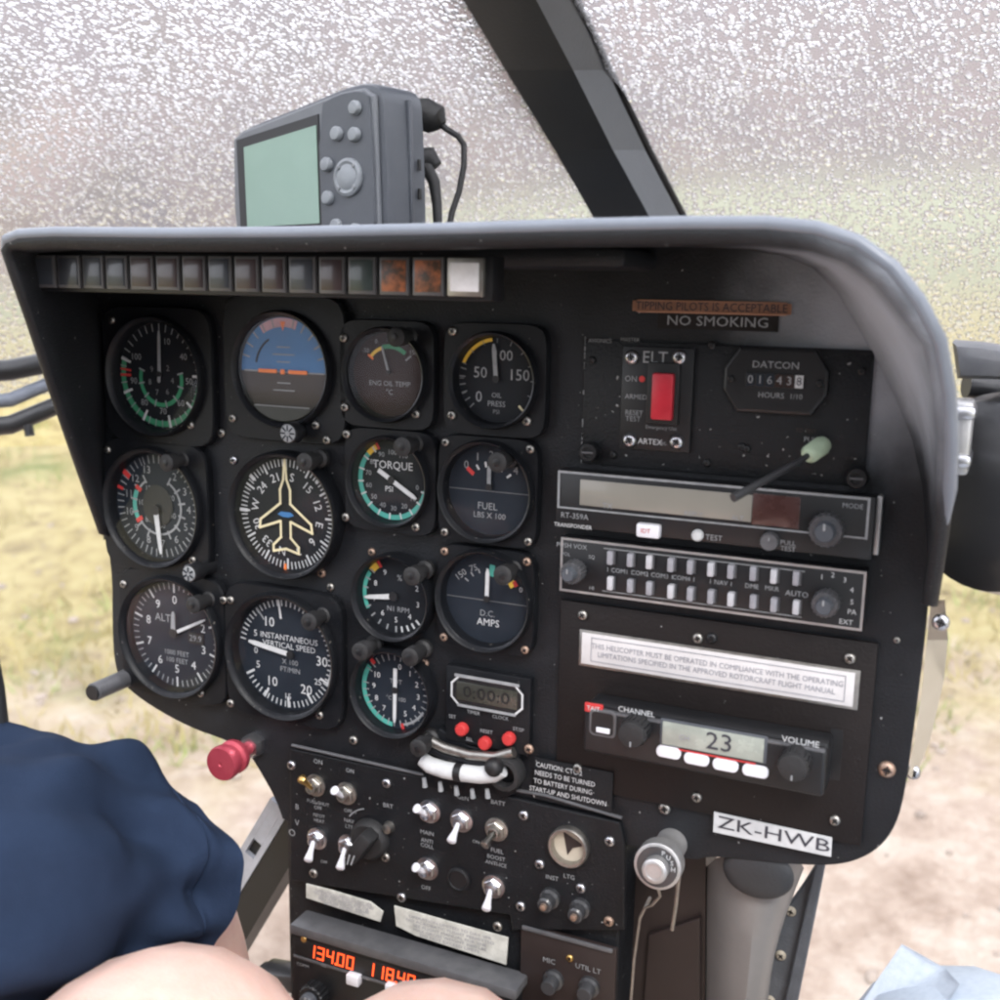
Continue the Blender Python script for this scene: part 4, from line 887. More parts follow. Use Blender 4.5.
# silver push plug with its wire
q = P(672, 843, .0); t = thing('silver_plug', 'silver cylindrical plug with dark ring face hanging below panel edge', 'plug', q)
ax = (P(657, 867, .034)-q); rot = Vector((0, -1, 0)).rotation_difference(ax.normalized()).to_matrix().to_4x4(); l = ax.length
b = MB(); b.lathe([(.0085, -.004), (.0085, .004), (.0078, .005), (.0078, l*.45), (.0088, l*.5), (.0092, l*.62), (.0124, l*.72), (.0124, l*.98), (.0112, l)], 'silver_frame', n=32, M=rot, cap1=True, smooth=True); b.build('barrel', t)
b = MB(); b.lathe([(.0108, l+.0002), (.0106, l+.0006)], 'housing', n=32, M=rot); b.build('face_ring', t)
b = MB(); b.lathe([(.0066, l+.0006), (.0066, l+.006), (.0056, l+.007), (.0042, l+.0071), (.004, l+.0064)], 'silver_frame', n=28, M=rot); b.build('push_button', t)
b = MB()
for i, ch in enumerate('PUSH'): 
    a = R_(20+i*22); b.add([rot @ Vector((v.x*.0036+.0086*math.sin(a), -(l+.0009), v.y*.0036+.0086*math.cos(a))) for v in text_geo(ch)[0]], text_geo(ch)[1], 'white')
b.build('lettering', t)
b = MB(); pw = [P(681, 862, .02)-q, P(678, 885, .012)-q, P(676, 905, .012)-q, P(672, 930, .012)-q]; b.tube(pw, .0011, 'dull_steel', 8)
pw = [P(658, 887, .02)-q, P(660, 896, .018)-q, P(652, 905, .016)-q, P(645, 908, .014)-q, P(650, 898, .012)-q, P(640, 918, .008)-q, P(634, 960, .004)-q, P(630, 1010, .0)-q]; b.tube(pw, .0009, 'dull_steel', 8); b.build('wire', t)
# dark side recess and the grey duct
t = thing('air_duct', 'grey sheet metal duct with its scoop shaded by a dark ball under the panel', 'duct', (0, 0, 0))
N = 14; vs = []; fs = []
top = [(705, 868), (716, 858), (735, 854), (760, 855), (785, 858), (800, 862), (804, 868)]
bot = [(703, 1040), (716, 1040), (730, 1040), (742, 1040), (752, 1040), (760, 1040), (766, 1040)]
rows = 8
for r in range(rows+1):
    u = r/rows
    for k in range(7):
        x = top[k][0]+(bot[k][0]-top[k][0])*u; y = top[k][1]+(bot[k][1]-top[k][1])*u
        if k > 3: x += 10*math.sin(u*3.14)*(k-3)/3*-1
        dpt = -.035+.028*math.sin(math.pi*k/6)
        vs.append(P(x, y, dpt))
for r in range(rows):
    for k in range(6): fs.append([r*7+k, r*7+k+1, (r+1)*7+k+1, (r+1)*7+k])
b = MB(); b.add(vs, fs, 'duct_grey', True); b.build('shell', t)
b = MB(); q = P(758, 872, -.004); b.ball(q, (.019, .0045, .015), 'pillar_black', 24, 14); b.build('scoop_shade', t)  # dark flat ball stands for the shade inside the scoop
b = MB()
b.prism([UV(628, 850, -.03), UV(706, 850, -.03), UV(704, 1040, -.03), UV(628, 1040, -.03)], -.034, -.030, 'pedestal_brown'); b.build('side_recess', t)
b = MB(); b.prism([UV(648, 935, -.026), UV(700, 918, -.026), UV(700, 1040, -.026), UV(640, 1040, -.026)], -.0292, -.026, 'pedestal_brown', .001); b.build('side_flap', t)
# angled frame strip with rivets
t = thing('frame_strip', 'dark grey angled frame strip with a row of rivets right of the duct', 'frame', (0, 0, 0))
b = MB(); fr = [P(x, y, -.05) for x, y in ((818, 862), (826, 862), (806, 940), (788, 1040), (742, 1040), (745, 1000), (748, 965), (775, 925), (800, 890))]
b.prism([(p.x, p.z) for p in fr], -.056, -.050, 'frame_blue', .001); b.build('web', t)
b = MB(); q0 = P(816, 862, -.046); q1 = P(776, 1040, -.046); q2 = P(826, 862, -.046); q3 = P(790, 1040, -.046)
b.prism([(q0.x, q0.z), (q2.x, q2.z), (q3.x, q3.z), (q1.x, q1.z)], -.0495, -.044, 'frame_blue', .001); b.build('flange', t)
for px, py in ((791, 911), (781, 955), (770, 1000)):
    q = P(px, py, -.05); screw(t, q.x, q.z, .050*-1, .0030, 'tan_cover', 'rivet')

# ------------------------------------------------------------------ left pedal arm
q0 = P(258, 860, -.05); t = thing('pedal_arm', 'grey and black pedal support with two square holes behind left of the pedestal', 'pedal', q0)
A0, A1 = P(291, 812, -.05)-q0, P(222, 925, -.05)-q0
d = (A1-A0).normalized(); n = Vector((-d.z, 0, d.x)); n = -n if n.x > 0 else n
wd = .017; holes = ((.30, .42), (.58, .70)); ln = (A1-A0).length
b = MB()
def strip(s0, s1, h0, h1):
    pts = [A0+d*ln*s0+n*h0, A0+d*ln*s1+n*h0, A0+d*ln*s1+n*h1, A0+d*ln*s0+n*h1]; b.prism([(p.x, p.z) for p in pts], 0, .004, 'strut_grey')
strip(0, 1.4, 0, .0045); strip(0, 1.4, .0125, wd)
for s0, s1 in ((0, holes[0][0]), (holes[0][1], holes[1][0]), (holes[1][1], 1.4)): strip(s0, s1, .0046, .0124)
b.build('web', t)
b = MB(); pts = [A0-n*.020, A0+d*ln*1.7-n*.024, A0+d*ln*1.7-n*.0004, A0-n*.0004]; b.prism([(p.x, p.z) for p in pts], -.02, .003, 'case_black'); pts = [A0+n*.001, A0+d*ln*1.38+n*.001, A0+d*ln*1.38+n*(wd-.001), A0+n*(wd-.001)]; b.prism([(p.x, p.z) for p in pts], -.006, -.0005, 'black'); b.build('flange', t)
q = P(272, 975, -.03); t = thing('pedal_bracket', 'black bracket low at left of the pedestal beside the bare knee', 'bracket', q)
b = MB(); b.box(-.006, .05, -.006, .008, -.01, .01, 'housing', .003, Matrix.Rotation(R_(-8), 4, 'Y')); b.build('arm', t)
b = MB(); b.box(-.014, .004, -.03, .002, -.012, .012, 'housing', .003); b.build('foot', t)

# ------------------------------------------------------------------ GPS on the glare shield
fr = cp(381, 83, .60); a = R_(16); ROT = Matrix.Rotation(-a, 4, 'Z') @ Matrix.Rotation(R_(-2), 4, 'Y')
t = thing('gps_receiver', 'grey portable GPS receiver with green screen standing on the glare shield', 'GPS receiver', fr, rot=ROT @ Matrix.Diagonal((1.09, 1, 1, 1)))
# local: x right (0 at right edge), z up (0 at top), w toward crew
def prof(t_):   # outline with sloped shoulder
    return [(-.124, -.100), (-.128, -.060), (-.126, -.014), (-.116, -.009), (-.055, -.001), (-.030, .003), (-.012, .003), (-.002, -.002), (0, -.012), (.001, -.060), (.000, -.100)]
b = MB(); b.prism(smooth_poly(prof(0), 1), -.032, -.002, 'gps_grey', .004, True); b.build('case', t)
b = MB(); b.prism([(-.120, -.098), (-.123, -.058), (-.121, -.016), (-.112, -.012), (-.052, -.004), (-.030, -.001), (-.012, -.001), (-.004, -.006), (-.003, -.098)], -.0015, .0015, 'gps_rim', .0015)
b.build('front_frame', t)
b = MB(); b.prism([(-.117, -.096), (-.117, -.017), (-.046, -.0105), (-.046, -.096)], .0016, .0022, 'case_black'); b.build('screen_surround', t)
b = MB(); b.prism([(-.110, -.0700), (-.110, -.022), (-.0475, -.0165), (-.0475, -.0715)], .0023, .0027, 'lcd_green'); b.build('screen', t)
b = MB(); b.prism(smooth_poly([(-.0455, -.096), (-.0455, -.006), (-.030, -.002), (-.012, -.002), (-.005, -.007), (-.004, -.096)], 1), .0016, .0032, 'gps_grey', .0008); b.build('keypad_plate', t)
for x, z in ((-.0155, -.0115), (-.030, -.0235), (-.0165, -.0255), (-.0385, -.0395), (-.0385, -.0580), (-.0325, -.0740), (-.0180, -.0775), (-.0395, -.0900), (-.0285, -.0900)):
    b = MB(); b.lathe([(.0040, .003), (.0040, .0052), (.0032, .0062), (.0012, .0065)], 'gps_button', x, z, 18); b.build('button', t)
b = MB(); b.lathe([(.0105, .003), (.0105, .0048), (.0088, .0056), (.0072, .0050), (.0058, .0058), (.002, .0062)], 'gps_button', -.0225, -.0480, 28)
for i in range(4): b.lathe([(.0012, .0052), (.0010, .0062)], 'dim_white', -.0225+.0082*math.sin(i*1.571+.785), -.0480+.0082*math.cos(i*1.571+.785), 10)
b.build('rocker_pad', t)
b = MB(); b.text('GARMIN', .0066, -.100, -.0775, .0028, 'dim_white'); b.text('GPSMAP', .0052, -.060, -.0780, .0028, 'dim_white'); b.build('lettering', t)
b = MB(); b.box(-.001, .0022, -.085, -.006, -.022, -.019, 'gps_grey', .0008); b.box(.0018, .0028, -.044, -.038, -.027, -.025, 'black'); b.box(.0018, .0028, -.060, -.054, -.027, -.025, 'black'); b.build('side_seam', t)
b = MB(); b.box(-.095, -.03, -.118, -.085, -.05, -.015, 'housing', .004); b.build('mount', t)
t2 = thing('gps_cable', 'black cables with plugs looping from the back of the GPS receiver', 'cable', fr)
pp = lambda px, py, dp: cp(px, py, dp)-fr
b = MB(); b.tube([pp(414, 112, .655), pp(424, 114, .655), pp(436, 120, .655), pp(441, 126, .655)], [.008, .0095, .009, .004], 'rubber', 14); b.build('antenna_plug', t2)
b = MB(); b.tube([pp(408, 164, .650), pp(420, 160, .650), pp(430, 158, .650), pp(437, 166, .65)], [.004, .007, .0065, .0035], 'rubber', 14); b.tube([pp(419, 162, .648), pp(427, 168, .648), pp(434, 182, .65), pp(437, 205, .65), pp(438, 232, .65)], [.002, .004, .0036, .003, .0026], 'rubber', 10); b.build('power_plug', t2)
b = MB(); b.tube([pp(440, 124, .655), pp(448, 130, .655), pp(458, 136, .657), pp(464, 145, .658), pp(464, 165, .658), pp(459, 192, .658), pp(452, 212, .658), pp(448, 235, .658)], .0019, 'rubber', 10); b.build('lead', t2)

# ------------------------------------------------------------------ cabin shell: egg shaped panes and frames
EC = Vector((-.29, -.25, -.05)); EA = (.75, .687, .351, .80)
def egg(az, el, k=1.0, z=None):
    rz = EA[2] if el >= 0 else EA[3]
    return EC+Vector((EA[0]*k*math.cos(el)*math.sin(az), EA[1]*k*math.cos(el)*math.cos(az), rz*k*math.sin(el)))
def egg_patch(a0, a1, e0, e1, k, na, ne, flip=False):
    vs = []; fs = []
    for j in range(ne+1):
        for i in range(na+1): vs.append(egg(R_(a0+(a1-a0)*i/na), R_(e0+(e1-e0)*j/ne), k))
    for j in range(ne):
        for i in range(na):
            f = [j*(na+1)+i, j*(na+1)+i+1, (j+1)*(na+1)+i+1, (j+1)*(na+1)+i]; fs.append(f[::-1] if flip else f)
    return vs, fs
EL0 = -4.0
for (a0, a1, lb) in ((-93, -3.2, 'left windshield pane covered in fine raindrops behind the GPS receiver'), (-3.2, 93, 'right windshield pane covered in fine raindrops, right of the slanted pillar')):
    t = thing('windshield', lb, 'windshield', (0, 0, 0), 'rain covered windshield panes')
    b = MB(); b.add(*egg_patch(a0, a1, EL0, 89, 1.004, 60, 56, True), 'wet_pane', True); b.add(*egg_patch(a0, a1, EL0, 89, 1.0, 60, 56), 'pane_inner', True); b.build('pane', t)  # overhead glass added up here so sky light falls in from above
for (a0, a1, lb) in ((-93, -3.2, 'clear lower window pane at the left, ground showing through'), (-3.2, 93, 'clear lower window pane at the right, ground showing through')):
    t = thing('chin_window', lb, 'window', (0, 0, 0), 'clear lower window panes')
    b = MB(); b.add(*egg_patch(a0, a1, -75, EL0-3.5, 1.0, 60, 30), 'clear_pane', True); b.build('pane', t)
# pillar
t = thing('windshield_pillar', 'slanted black windshield centre pillar with lighter grey right face', 'pillar', (0, 0, 0))
st = [(0, 660, 240, .925), (1, 628, 150, .885), (2, 590, 70, .835), (3, 552, -10, .765), (4, 515, -90, .68), (5, 470, -200, .57)]
lf = [(606, 240), (555, 150), (506, 70), (458, -10), (410, -90), (345, -200)]; mdp = [(662, 240), (613, 150), (573, 70), (531, -10), (488, -90), (430, -200)]; rt = [(692, 240), (645, 150), (607, 70), (569, -10), (528, -90), (474, -200)]
b = MB(); vs = []
for i in range(6):
    dp = st[i][3]
    vs += [cp(*lf[i], dp+.015), cp(*mdp[i], dp-.012), cp(*rt[i], dp+.005), cp(*rt[i], dp+.05), cp(*lf[i], dp+.05)]
fsd = []; fsl = []; fso = []
for i in range(5):
    a_ = 5*i; c_ = 5*(i+1)
    fsd.append([a_, a_+1, c_+1, c_]); fsl.append([a_+1, a_+2, c_+2, c_+1]); fso += [[a_+2, a_+3, c_+3, c_+2], [a_+4, a_, c_, c_+4], [a_+3, a_+4, c_+4, c_+3]]
b.add(vs, fsd+fso, 'pillar_black'); b.build('beam', t)
b = MB(); b.add(vs, fsl, 'pillar_grey'); b.build('side_face', t)
b = MB(); b.tube([cp(x+4+i*0, y, st[i][3]+.01) for i, (x, y) in enumerate(rt)], .0028, 'rubber', 8); b.build('seal', t)
# sill rails where the panes meet, left and right
def rail(name, label, cat, path, r_, m, n=12):
    t = thing(name, label, cat, (0, 0, 0)); return t
t = thing('window_sill_rail', 'dark window sill tubes with a grey highlight tube at far left edge', 'frame', (0, 0, 0))
for (y0, y1, r_, m, nm) in ((362, 362, .009, 'housing', 'upper_tube'), (392, 381, .006, 'sill_highlight', 'highlight_tube'), (417, 406, .008, 'housing', 'lower_tube')):  # grey tube in the middle carries the highlight of the dark sill
    b = MB(); b.tube([cp(-420, y0+70, .80), cp(-200, y0+34, .85), cp(-60, y0+14, .90), cp(10, y0+8, .92), cp(60, y1-2, .95), cp(160, y1-8, 1.0)], r_, m, 14); b.build(nm, t)
b = MB(); b.tube([cp(28, 425, .92), cp(30, 436, .92)], .004, 'housing', 8); b.build('peg', t)
t = thing('mirror_bracket', 'grey bracket with black rounded housing and silver clamp at right edge', 'bracket', (0, 0, 0))
b = MB(); b.prism([(p.x, p.z) for p in [P(x, y, .0) for x, y in ((950, 344), (980, 346), (1040, 356), (1040, 384), (955, 382))]], -.06, -.02, 'grey_frame', .006, True); b.build('bracket_arm', t)
b = MB(); b.tube([cp(966, 385, .58), cp(1000, 388, .58), cp(1060, 392, .58)], .007, 'housing', 12); b.build('cross_tube', t)
b = MB(); q = P(962, 500, -.01); b.lathe([(.046, -.075), (.050, -.05), (.050, -.020), (.046, -.006), (.036, .0), (.01, .002)], 'housing', 0, 0, 40, M=Matrix.Translation(P(976, 498, -.02)) @ Matrix.Rotation(R_(-35), 4, 'Z'), cap0=True); b.build('housing', t)
b = MB(); q = P(962, 440, .0); b.box(q.x-.006, q.x+.004, q.z-.016, q.z+.018, -.02, .005, 'silver_frame', .002); b.box(q.x-.007, q.x+.005, q.z+.010, q.z+.016, -.02, .008, 'steel', .002); b.box(q.x-.007, q.x+.005, q.z-.012, q.z-.006, -.02, .008, 'steel', .002); b.build('clamp', t)
t = thing('door_frame', 'dark door frame foot at far left edge above the navy shorts', 'frame', (0, 0, 0))
b = MB(); b.tube([cp(-40, 560, .62), cp(-14, 690, .62), cp(-2, 760, .62), cp(-4, 860, .62)], [.010, .010, .008, .008], 'pillar_black', 12); b.build('post', t)
# unseen roof behind the crew, added to block sky light
t = thing('shade_roof', 'unseen dark roof lining, added to keep sky light off the panel', 'roof', (0, 0, 0))
b = MB()
b.box(-1.0, .42, .30, .33, .95, 1.6, 'pillar_black', .01); b.build('shade_lining', t)
t = thing('shade_bulkhead', 'unseen dark wall behind the crew, added to block light from the rear', 'wall', (0, 0, 0))
b = MB(); b.box(-1.0, .42, -.95, .295, 1.30, 1.34, 'pillar_black', .01); b.build('shade_wall_panel', t)  # unseen wall, blocks rear light so the panel top stays dark

# ------------------------------------------------------------------ people (seated, legs in view)
def skinned(verts, edges, radii, sub=2):
    me = bpy.data.meshes.new('s'); me.from_pydata([tuple(v) for v in verts], edges, []); o = bpy.data.objects.new('s', me); COL.objects.link(o)
    sk = o.modifiers.new('k', 'SKIN'); sk.use_smooth_shade = True; sk.branch_smoothing = .6
    for i, d_ in enumerate(me.skin_vertices[0].data): d_.radius = radii[i] if isinstance(radii[i], tuple) else (radii[i], radii[i])
    me.skin_vertices[0].data[0].use_root = True
    sb = o.modifiers.new('b', 'SUBSURF'); sb.levels = sub; sb.render_levels = sub
    dg = bpy.context.evaluated_depsgraph_get(); m2 = bpy.data.meshes.new_from_object(o.evaluated_get(dg)); bpy.data.objects.remove(o)
    for p in m2.polygons: p.use_smooth = True
    return m2
def put(me, name, parent, m):
    me.name = name; me.materials.clear(); me.materials.append(MATS[m]); o = bpy.data.objects.new(name, me); COL.objects.link(o); o.parent = parent; return o
def seated(label, hip, kneeL, kneeR, bodymat='skin', rk=.055, rt=.078, rs=.05, foot=True, torso=True):
    """one continuous seated lower body: pelvis, thighs, knees, shins, feet"""
    t = thing('person', label, 'person', hip)
    V = [Vector((0, 0, 0)), Vector((0, -.03, .10))]; E = [(0, 1)]; Rr = [(.13, .10), (.13, .09)]
    for s_, k in ((-1, kneeL), (1, kneeR)):
        k = Vector(k)-hip; h0 = Vector((s_*.085, .03, -.01)); i0 = len(V)
        dn = Vector((k.x*.0+0, .02, -1)).normalized()
        V += [h0, h0.lerp(k, .45), h0.lerp(k, .82), k+Vector((0, .012, -.012)), k+Vector((0, .022, -.09)), k+Vector((0, .02, -.20)), k+Vector((0, .03, -.36)), k+Vector((0, .05, -.41)), k+Vector((0, .16, -.43))]
        Rr += [rt*1.12, rt, rk*1.18, rk, rk*.95, rs*1.05, rs*.72, rs*.75, (.045, .03)]
        E += [(0, i0)]+[(i0+j, i0+j+1) for j in range(8)]
    me = skinned(V, E, Rr); return t, put(me, 'body', t, bodymat), hip
def garment(name, parent, hip, axis, radii, m, open_end=True, seed=0, n=110, amp=.006):
    """cloth sleeve along a thigh, with folds and an open hem that has thickness"""
    ax = [Vector(p)-hip for p in axis]; rows = 90; b = MB(); vs = []; fs = []
    def at(u):
        x = u*(len(ax)-1); i = min(int(x), len(ax)-2); f = x-i; return ax[i].lerp(ax[i+1], f), radii[i]+(radii[i+1]-radii[i])*f
    t0 = (ax[-1]-ax[0]).normalized(); sd = t0.cross(Vector((0, 0, 1))).normalized(); up = sd.cross(t0)
    for inner in (0, 1):
        for r in range(rows+1):
            u = r/rows
            if inner: u = 1-u*.25
            c, rad = at(u)
            for k in range(n):
                a_ = 2*math.pi*k/n
                p = Vector((math.cos(a_)*2.2, math.sin(a_)*2.2, u*4+seed))
                f = noise.noise(p*1.3+Vector((seed, 0, 0)))*amp*1.6 + noise.noise(Vector((math.cos(a_)*1.6+u*3, math.sin(a_)*1.6-u*2, u*5+seed)))*amp*.8
                g_ = math.sin(a_*2.0-u*11+1.5*noise.noise(p)); f += amp*.55*max(0, g_)**2
                f += .0022*math.exp(-((u-.90)/.006)**2)*-1
                f += amp*.7*math.sin(a_*3+u*9+seed)*u**4
                rr = rad+f-(.0018 if inner else 0)
                hem = .004*math.sin(a_*2+1) if (u > .97) else 0
                vs.append(c+sd*math.cos(a_)*rr+up*math.sin(a_)*rr*.93+t0*hem)
    T_ = 2*(rows+1)
    for r in range(T_-1):
        for k in range(n): fs.append([r*n+k, r*n+(k+1) % n, (r+1)*n+(k+1) % n, (r+1)*n+k])
    b.add(vs, fs, m, True); return b.build(name, parent)
# pilot
hip = cp(-640, 1060, .40); kR = cp(158, 905, .655); kL = kR+Vector((-.36, -.02, .0))
t, body, hp = seated('seated person in navy shorts, thigh reaching in from the left edge', hip, kL, kR, rk=.048, rt=.048)
garment('shorts', t, hip, [cp(-640, 1060, .40), cp(-330, 985, .44), cp(-120, 920, .52), cp(30, 890, .59), cp(110, 885, .63), cp(150, 885, .65)], [.09, .09, .088, .083, .078, .073], 'navy', seed=3, amp=.0115)
# photographer between the seats
hip2 = Vector((-.16, -.72, -.46)); kL2 = cp(182, 998, .52); kR2 = cp(432, 1030, .55)
t, body, hp = seated('seated person with bare pale knees at bottom centre of the photo', hip2, kL2, kR2, rk=.060, rt=.064)
# passenger at the right
hip3 = Vector((.26, -.72, -.44)); kL3 = cp(968, 1030, .50); kR3 = kL3+Vector((.26, .02, .0))
t, body, hp = seated('seated person in pale blue white jeans at bottom right corner', hip3, kL3, kR3, 'denim', rk=.066, rt=.072)
b = MB(); q = cp(905, 985, .49)-hip3
pts = [cp(850, 1020, .50)-hip3, cp(880, 975, .50)-hip3, cp(902, 944, .50)-hip3, cp(945, 968, .49)-hip3, cp(960, 985, .47)-hip3, cp(930, 1030, .46)-hip3]
top = pts + [p+Vector((0, .012, -.010)) for p in pts]
me = bpy.data.meshes.new('trouser_fold'); me.from_pydata([tuple(v) for v in top], [], [[0, 1, 2, 3], [0, 3, 4, 5], [9, 8, 7, 6], [11, 10, 9, 6]]+[[i, (i+1) % 6, (i+1) % 6+6, i+6] for i in range(6)])
o = bpy.data.objects.new('x', me); COL.objects.link(o); sb = o.modifiers.new('b', 'SUBSURF'); sb.levels = 3; m2 = bpy.data.meshes.new_from_object(o.evaluated_get(bpy.context.evaluated_depsgraph_get())); bpy.data.objects.remove(o)
for v in m2.vertices: v.co += Vector((0, 0, .002*noise.noise(v.co*20)))
for p in m2.polygons: p.use_smooth = True
put(m2, 'trouser_fold', t, 'denim')

# ------------------------------------------------------------------ outside
def ground_h(x, y):
    d = math.hypot(x, y)
    h = .10*noise.noise(Vector((x*.12, y*.12, 0)))+.03*noise.noise(Vector((x*.6, y*.6, 3)))
    return h*min(1, d/4)
b = MB(); vs = []; fs = []
rings = [0, .6, 1.2, 1.8, 2.4, 3, 3.7, 4.5, 5.5, 6.7, 8, 10, 12, 15, 18, 22, 28, 36, 50, 80, 150, 400, 1500]; n = 96
for r in rings:
    for k in range(n):
        a_ = 2*math.pi*k/n; x, y = r*math.sin(a_), r*math.cos(a_); vs.append((x, y, ground_h(x, y)))
for j in range(len(rings)-1):
    for k in range(n): fs.append([j*n+k, (j+1)*n+k, (j+1)*n+(k+1) % n, j*n+(k+1) % n])
b.add(vs, fs, 'panel_black', True)
def ground_mat():
    m, t, o = nt('ground_soil'); L = t.links.new; N = t.nodes.new
    bs = N('ShaderNodeBsdfPrincipled'); bs.inputs['Roughness'].default_value = .95; bs.inputs['Specular IOR Level'].default_value = .15; L(bs.outputs[0], o.inputs[0])
    tc = N('ShaderNodeTexCoord')
    def nz(s, d=5, r=.6): x = N('ShaderNodeTexNoise'); x.inputs['Scale'].default_value = s; x.inputs['Detail'].default_value = d; x.inputs['Roughness'].default_value = r; L(tc.outputs['Object'], x.inputs['Vector']); return x
    def ramp(src, *st_):
        rp = N('ShaderNodeValToRGB'); e = rp.color_ramp.elements
        while len(e) < len(st_): e.new(.5)
        for i, (p, c) in enumerate(st_): e[i].position = p; e[i].color = (*c, 1)
        L(src, rp.inputs[0]); return rp
    dirt = ramp(nz(4.5, 8, .78).outputs[0], (.30, (.30, .215, .165)), (.5, (.53, .42, .345)), (.66, (.68, .60, .52)))
    grass = ramp(nz(6, 8, .8).outputs[0], (.32, (.15, .105, .055)), (.5, (.46, .38, .18)), (.7, (.56, .50, .27)))
    green = ramp(nz(30).outputs[0], (.3, (.10, .13, .03)), (.7, (.24, .28, .08)))
    g1 = ramp(nz(.8, 4).outputs[0], (.60, (0, 0, 0)), (.70, (1, 1, 1)))
    m0 = N('ShaderNodeMixRGB'); L(g1.outputs[0], m0.inputs[0]); L(grass.outputs[0], m0.inputs[1]); L(green.outputs[0], m0.inputs[2])
    sp = N('ShaderNodeSeparateXYZ'); L(tc.outputs['Object'], sp.inputs[0])
    # dirt track under the aircraft, grass beyond a ragged edge; distance from the track's middle line
    ds = N('ShaderNodeVectorMath'); ds.operation = 'LENGTH'
    mp = N('ShaderNodeMapping'); mp.inputs['Scale'].default_value = (.27, .29, 0); L(tc.outputs['Object'], mp.inputs[0]); L(mp.outputs[0], ds.inputs[0])
    nn = nz(1.3, 5); ad = N('ShaderNodeMath'); ad.operation = 'MULTIPLY_ADD'; L(nn.outputs[0], ad.inputs[0]); ad.inputs[1].default_value = 1.3; L(ds.outputs['Value'], ad.inputs[2])
    ms = ramp(ad.outputs[0], (.5, (0, 0, 0)), (1, (1, 1, 1))); mr = N('ShaderNodeMapRange'); mr.inputs[1].default_value = 1.35; mr.inputs[2].default_value = 1.75; L(ad.outputs[0], mr.inputs[0])
    m1 = N('ShaderNodeMixRGB'); L(mr.outputs[0], m1.inputs[0]); L(dirt.outputs[0], m1.inputs[1]); L(m0.outputs[0], m1.inputs[2]); m2 = N('ShaderNodeMixRGB'); dl = N('ShaderNodeVectorMath'); dl.operation = 'LENGTH'; L(tc.outputs['Object'], dl.inputs[0]); far = N('ShaderNodeMapRange'); far.inputs[1].default_value = 9; far.inputs[2].default_value = 16; L(dl.outputs['Value'], far.inputs[0])
    meadow = ramp(nz(.5, 6, .7).outputs[0], (.35, (.19, .20, .12)), (.5, (.27, .285, .18)), (.68, (.33, .33, .23))); L(far.outputs[0], m2.inputs[0]); L(m1.outputs[0], m2.inputs[1]); L(meadow.outputs[0], m2.inputs[2]); L(m2.outputs[0], bs.inputs['Base Color'])
    bp = N('ShaderNodeBump'); bp.inputs['Distance'].default_value = .04; L(nz(24, 6, .7).outputs[0], bp.inputs['Height']); L(bp.outputs[0], bs.inputs['Normal'])
ground_mat()
b.mats = ['ground_soil']; g = b.build('ground'); tag(g, 'tan dirt and yellow green grass ground around the helicopter', None, None, 'structure')
# hills
def hill_base(a_):
    d = math.degrees(a_); q = min(1, max(0, (d+46)/44)); return 20+95*q*q*(3-2*q)
b = MB(); vs = []; fs = []; na, nr = 140, 16
for j in range(nr+1):
    for k in range(na+1):
        a_ = R_(-110+220*k/na); u = j/nr; rb = hill_base(a_); r = rb*(1+3.6*u)
        h = (u**.8)*rb*(1.15+.3*noise.noise(Vector((a_*2.2, 1, 0)))) + 2.2*u*noise.noise(Vector((a_*9, r*.06, 2)))
        vs.append((r*math.sin(a_), r*math.cos(a_), h-.4))
for j in range(nr):
    for k in range(na): fs.append([j*(na+1)+k, j*(na+1)+k+1, (j+1)*(na+1)+k+1, (j+1)*(na+1)+k])
def hill_mat():
    m, t, o = nt('hill_scrub'); L = t.links.new; N = t.nodes.new
    bs = N('ShaderNodeBsdfPrincipled'); bs.inputs['Roughness'].default_value = 1; bs.inputs['Specular IOR Level'].default_value = .1; L(bs.outputs[0], o.inputs[0])
    tc = N('ShaderNodeTexCoord'); x = N('ShaderNodeTexNoise'); x.inputs['Scale'].default_value = .22; x.inputs['Detail'].default_value = 9; x.inputs['Roughness'].default_value = .72; L(tc.outputs['Object'], x.inputs['Vector'])
    rp = N('ShaderNodeValToRGB'); e = rp.color_ramp.elements; e.new(.5); e.new(.6)
    for i, (p, c) in enumerate(((.32, (.035, .038, .045)), (.47, (.10, .082, .08)), (.56, (.17, .12, .10)), (.68, (.19, .15, .10)))): e[i].position = p; e[i].color = (*c, 1)
    L(x.outputs[0], rp.inputs[0]); L(rp.outputs[0], bs.inputs['Base Color'])
hill_mat(); b.add(vs, fs, 'hill_scrub', True); h = b.build('hills'); tag(h, 'brown scrub covered hillside beyond the rain covered windshield', None, None, 'structure')
# scrub and tussocks
mat('bush_leaf', (.055, .06, .03), .9, col2=(.14, .12, .06), scale=3)
mat('green_blade', (.20, .25, .07), .9, col2=(.30, .34, .12), scale=4)
mat('stone', (.20, .16, .135), .9, col2=(.40, .34, .29), scale=8)
mat('tussock_blade', (.30, .25, .09), .9, col2=(.42, .36, .16), scale=4)
b = MB()
for i in range(520):
    a_ = R_(random.uniform(-80, 55)); rb = hill_base(a_); r = rb*random.uniform(.9, 2.6); k = max(0, (r/rb-1)/3.6)
    x, y = r*math.sin(a_), r*math.cos(a_); z = (max(k, 0)**.8)*rb*1.12-.3; s_ = random.uniform(.35, 1.1)*(1+k)*(rb/40)**.7
    for q in range(26):
        p = Vector((random.gauss(0, .4), random.gauss(0, .4), abs(random.gauss(.35, .3))))*s_+Vector((x, y, z)); e1 = Vector((random.gauss(0, 1), random.gauss(0, 1), random.gauss(0, 1)))*.13*s_; e2 = Vector((random.gauss(0, 1), random.gauss(0, 1), random.gauss(0, 1)))*.13*s_
        b.add([p-e1, p+e2, p+e1, p-e2], [[0, 1, 2, 3]], 'bush_leaf')
s_ = b.build('scrub'); tag(s_, 'dark low scrub bushes scattered over the hillside', 'scrub', None, 'stuff')
b = MB()
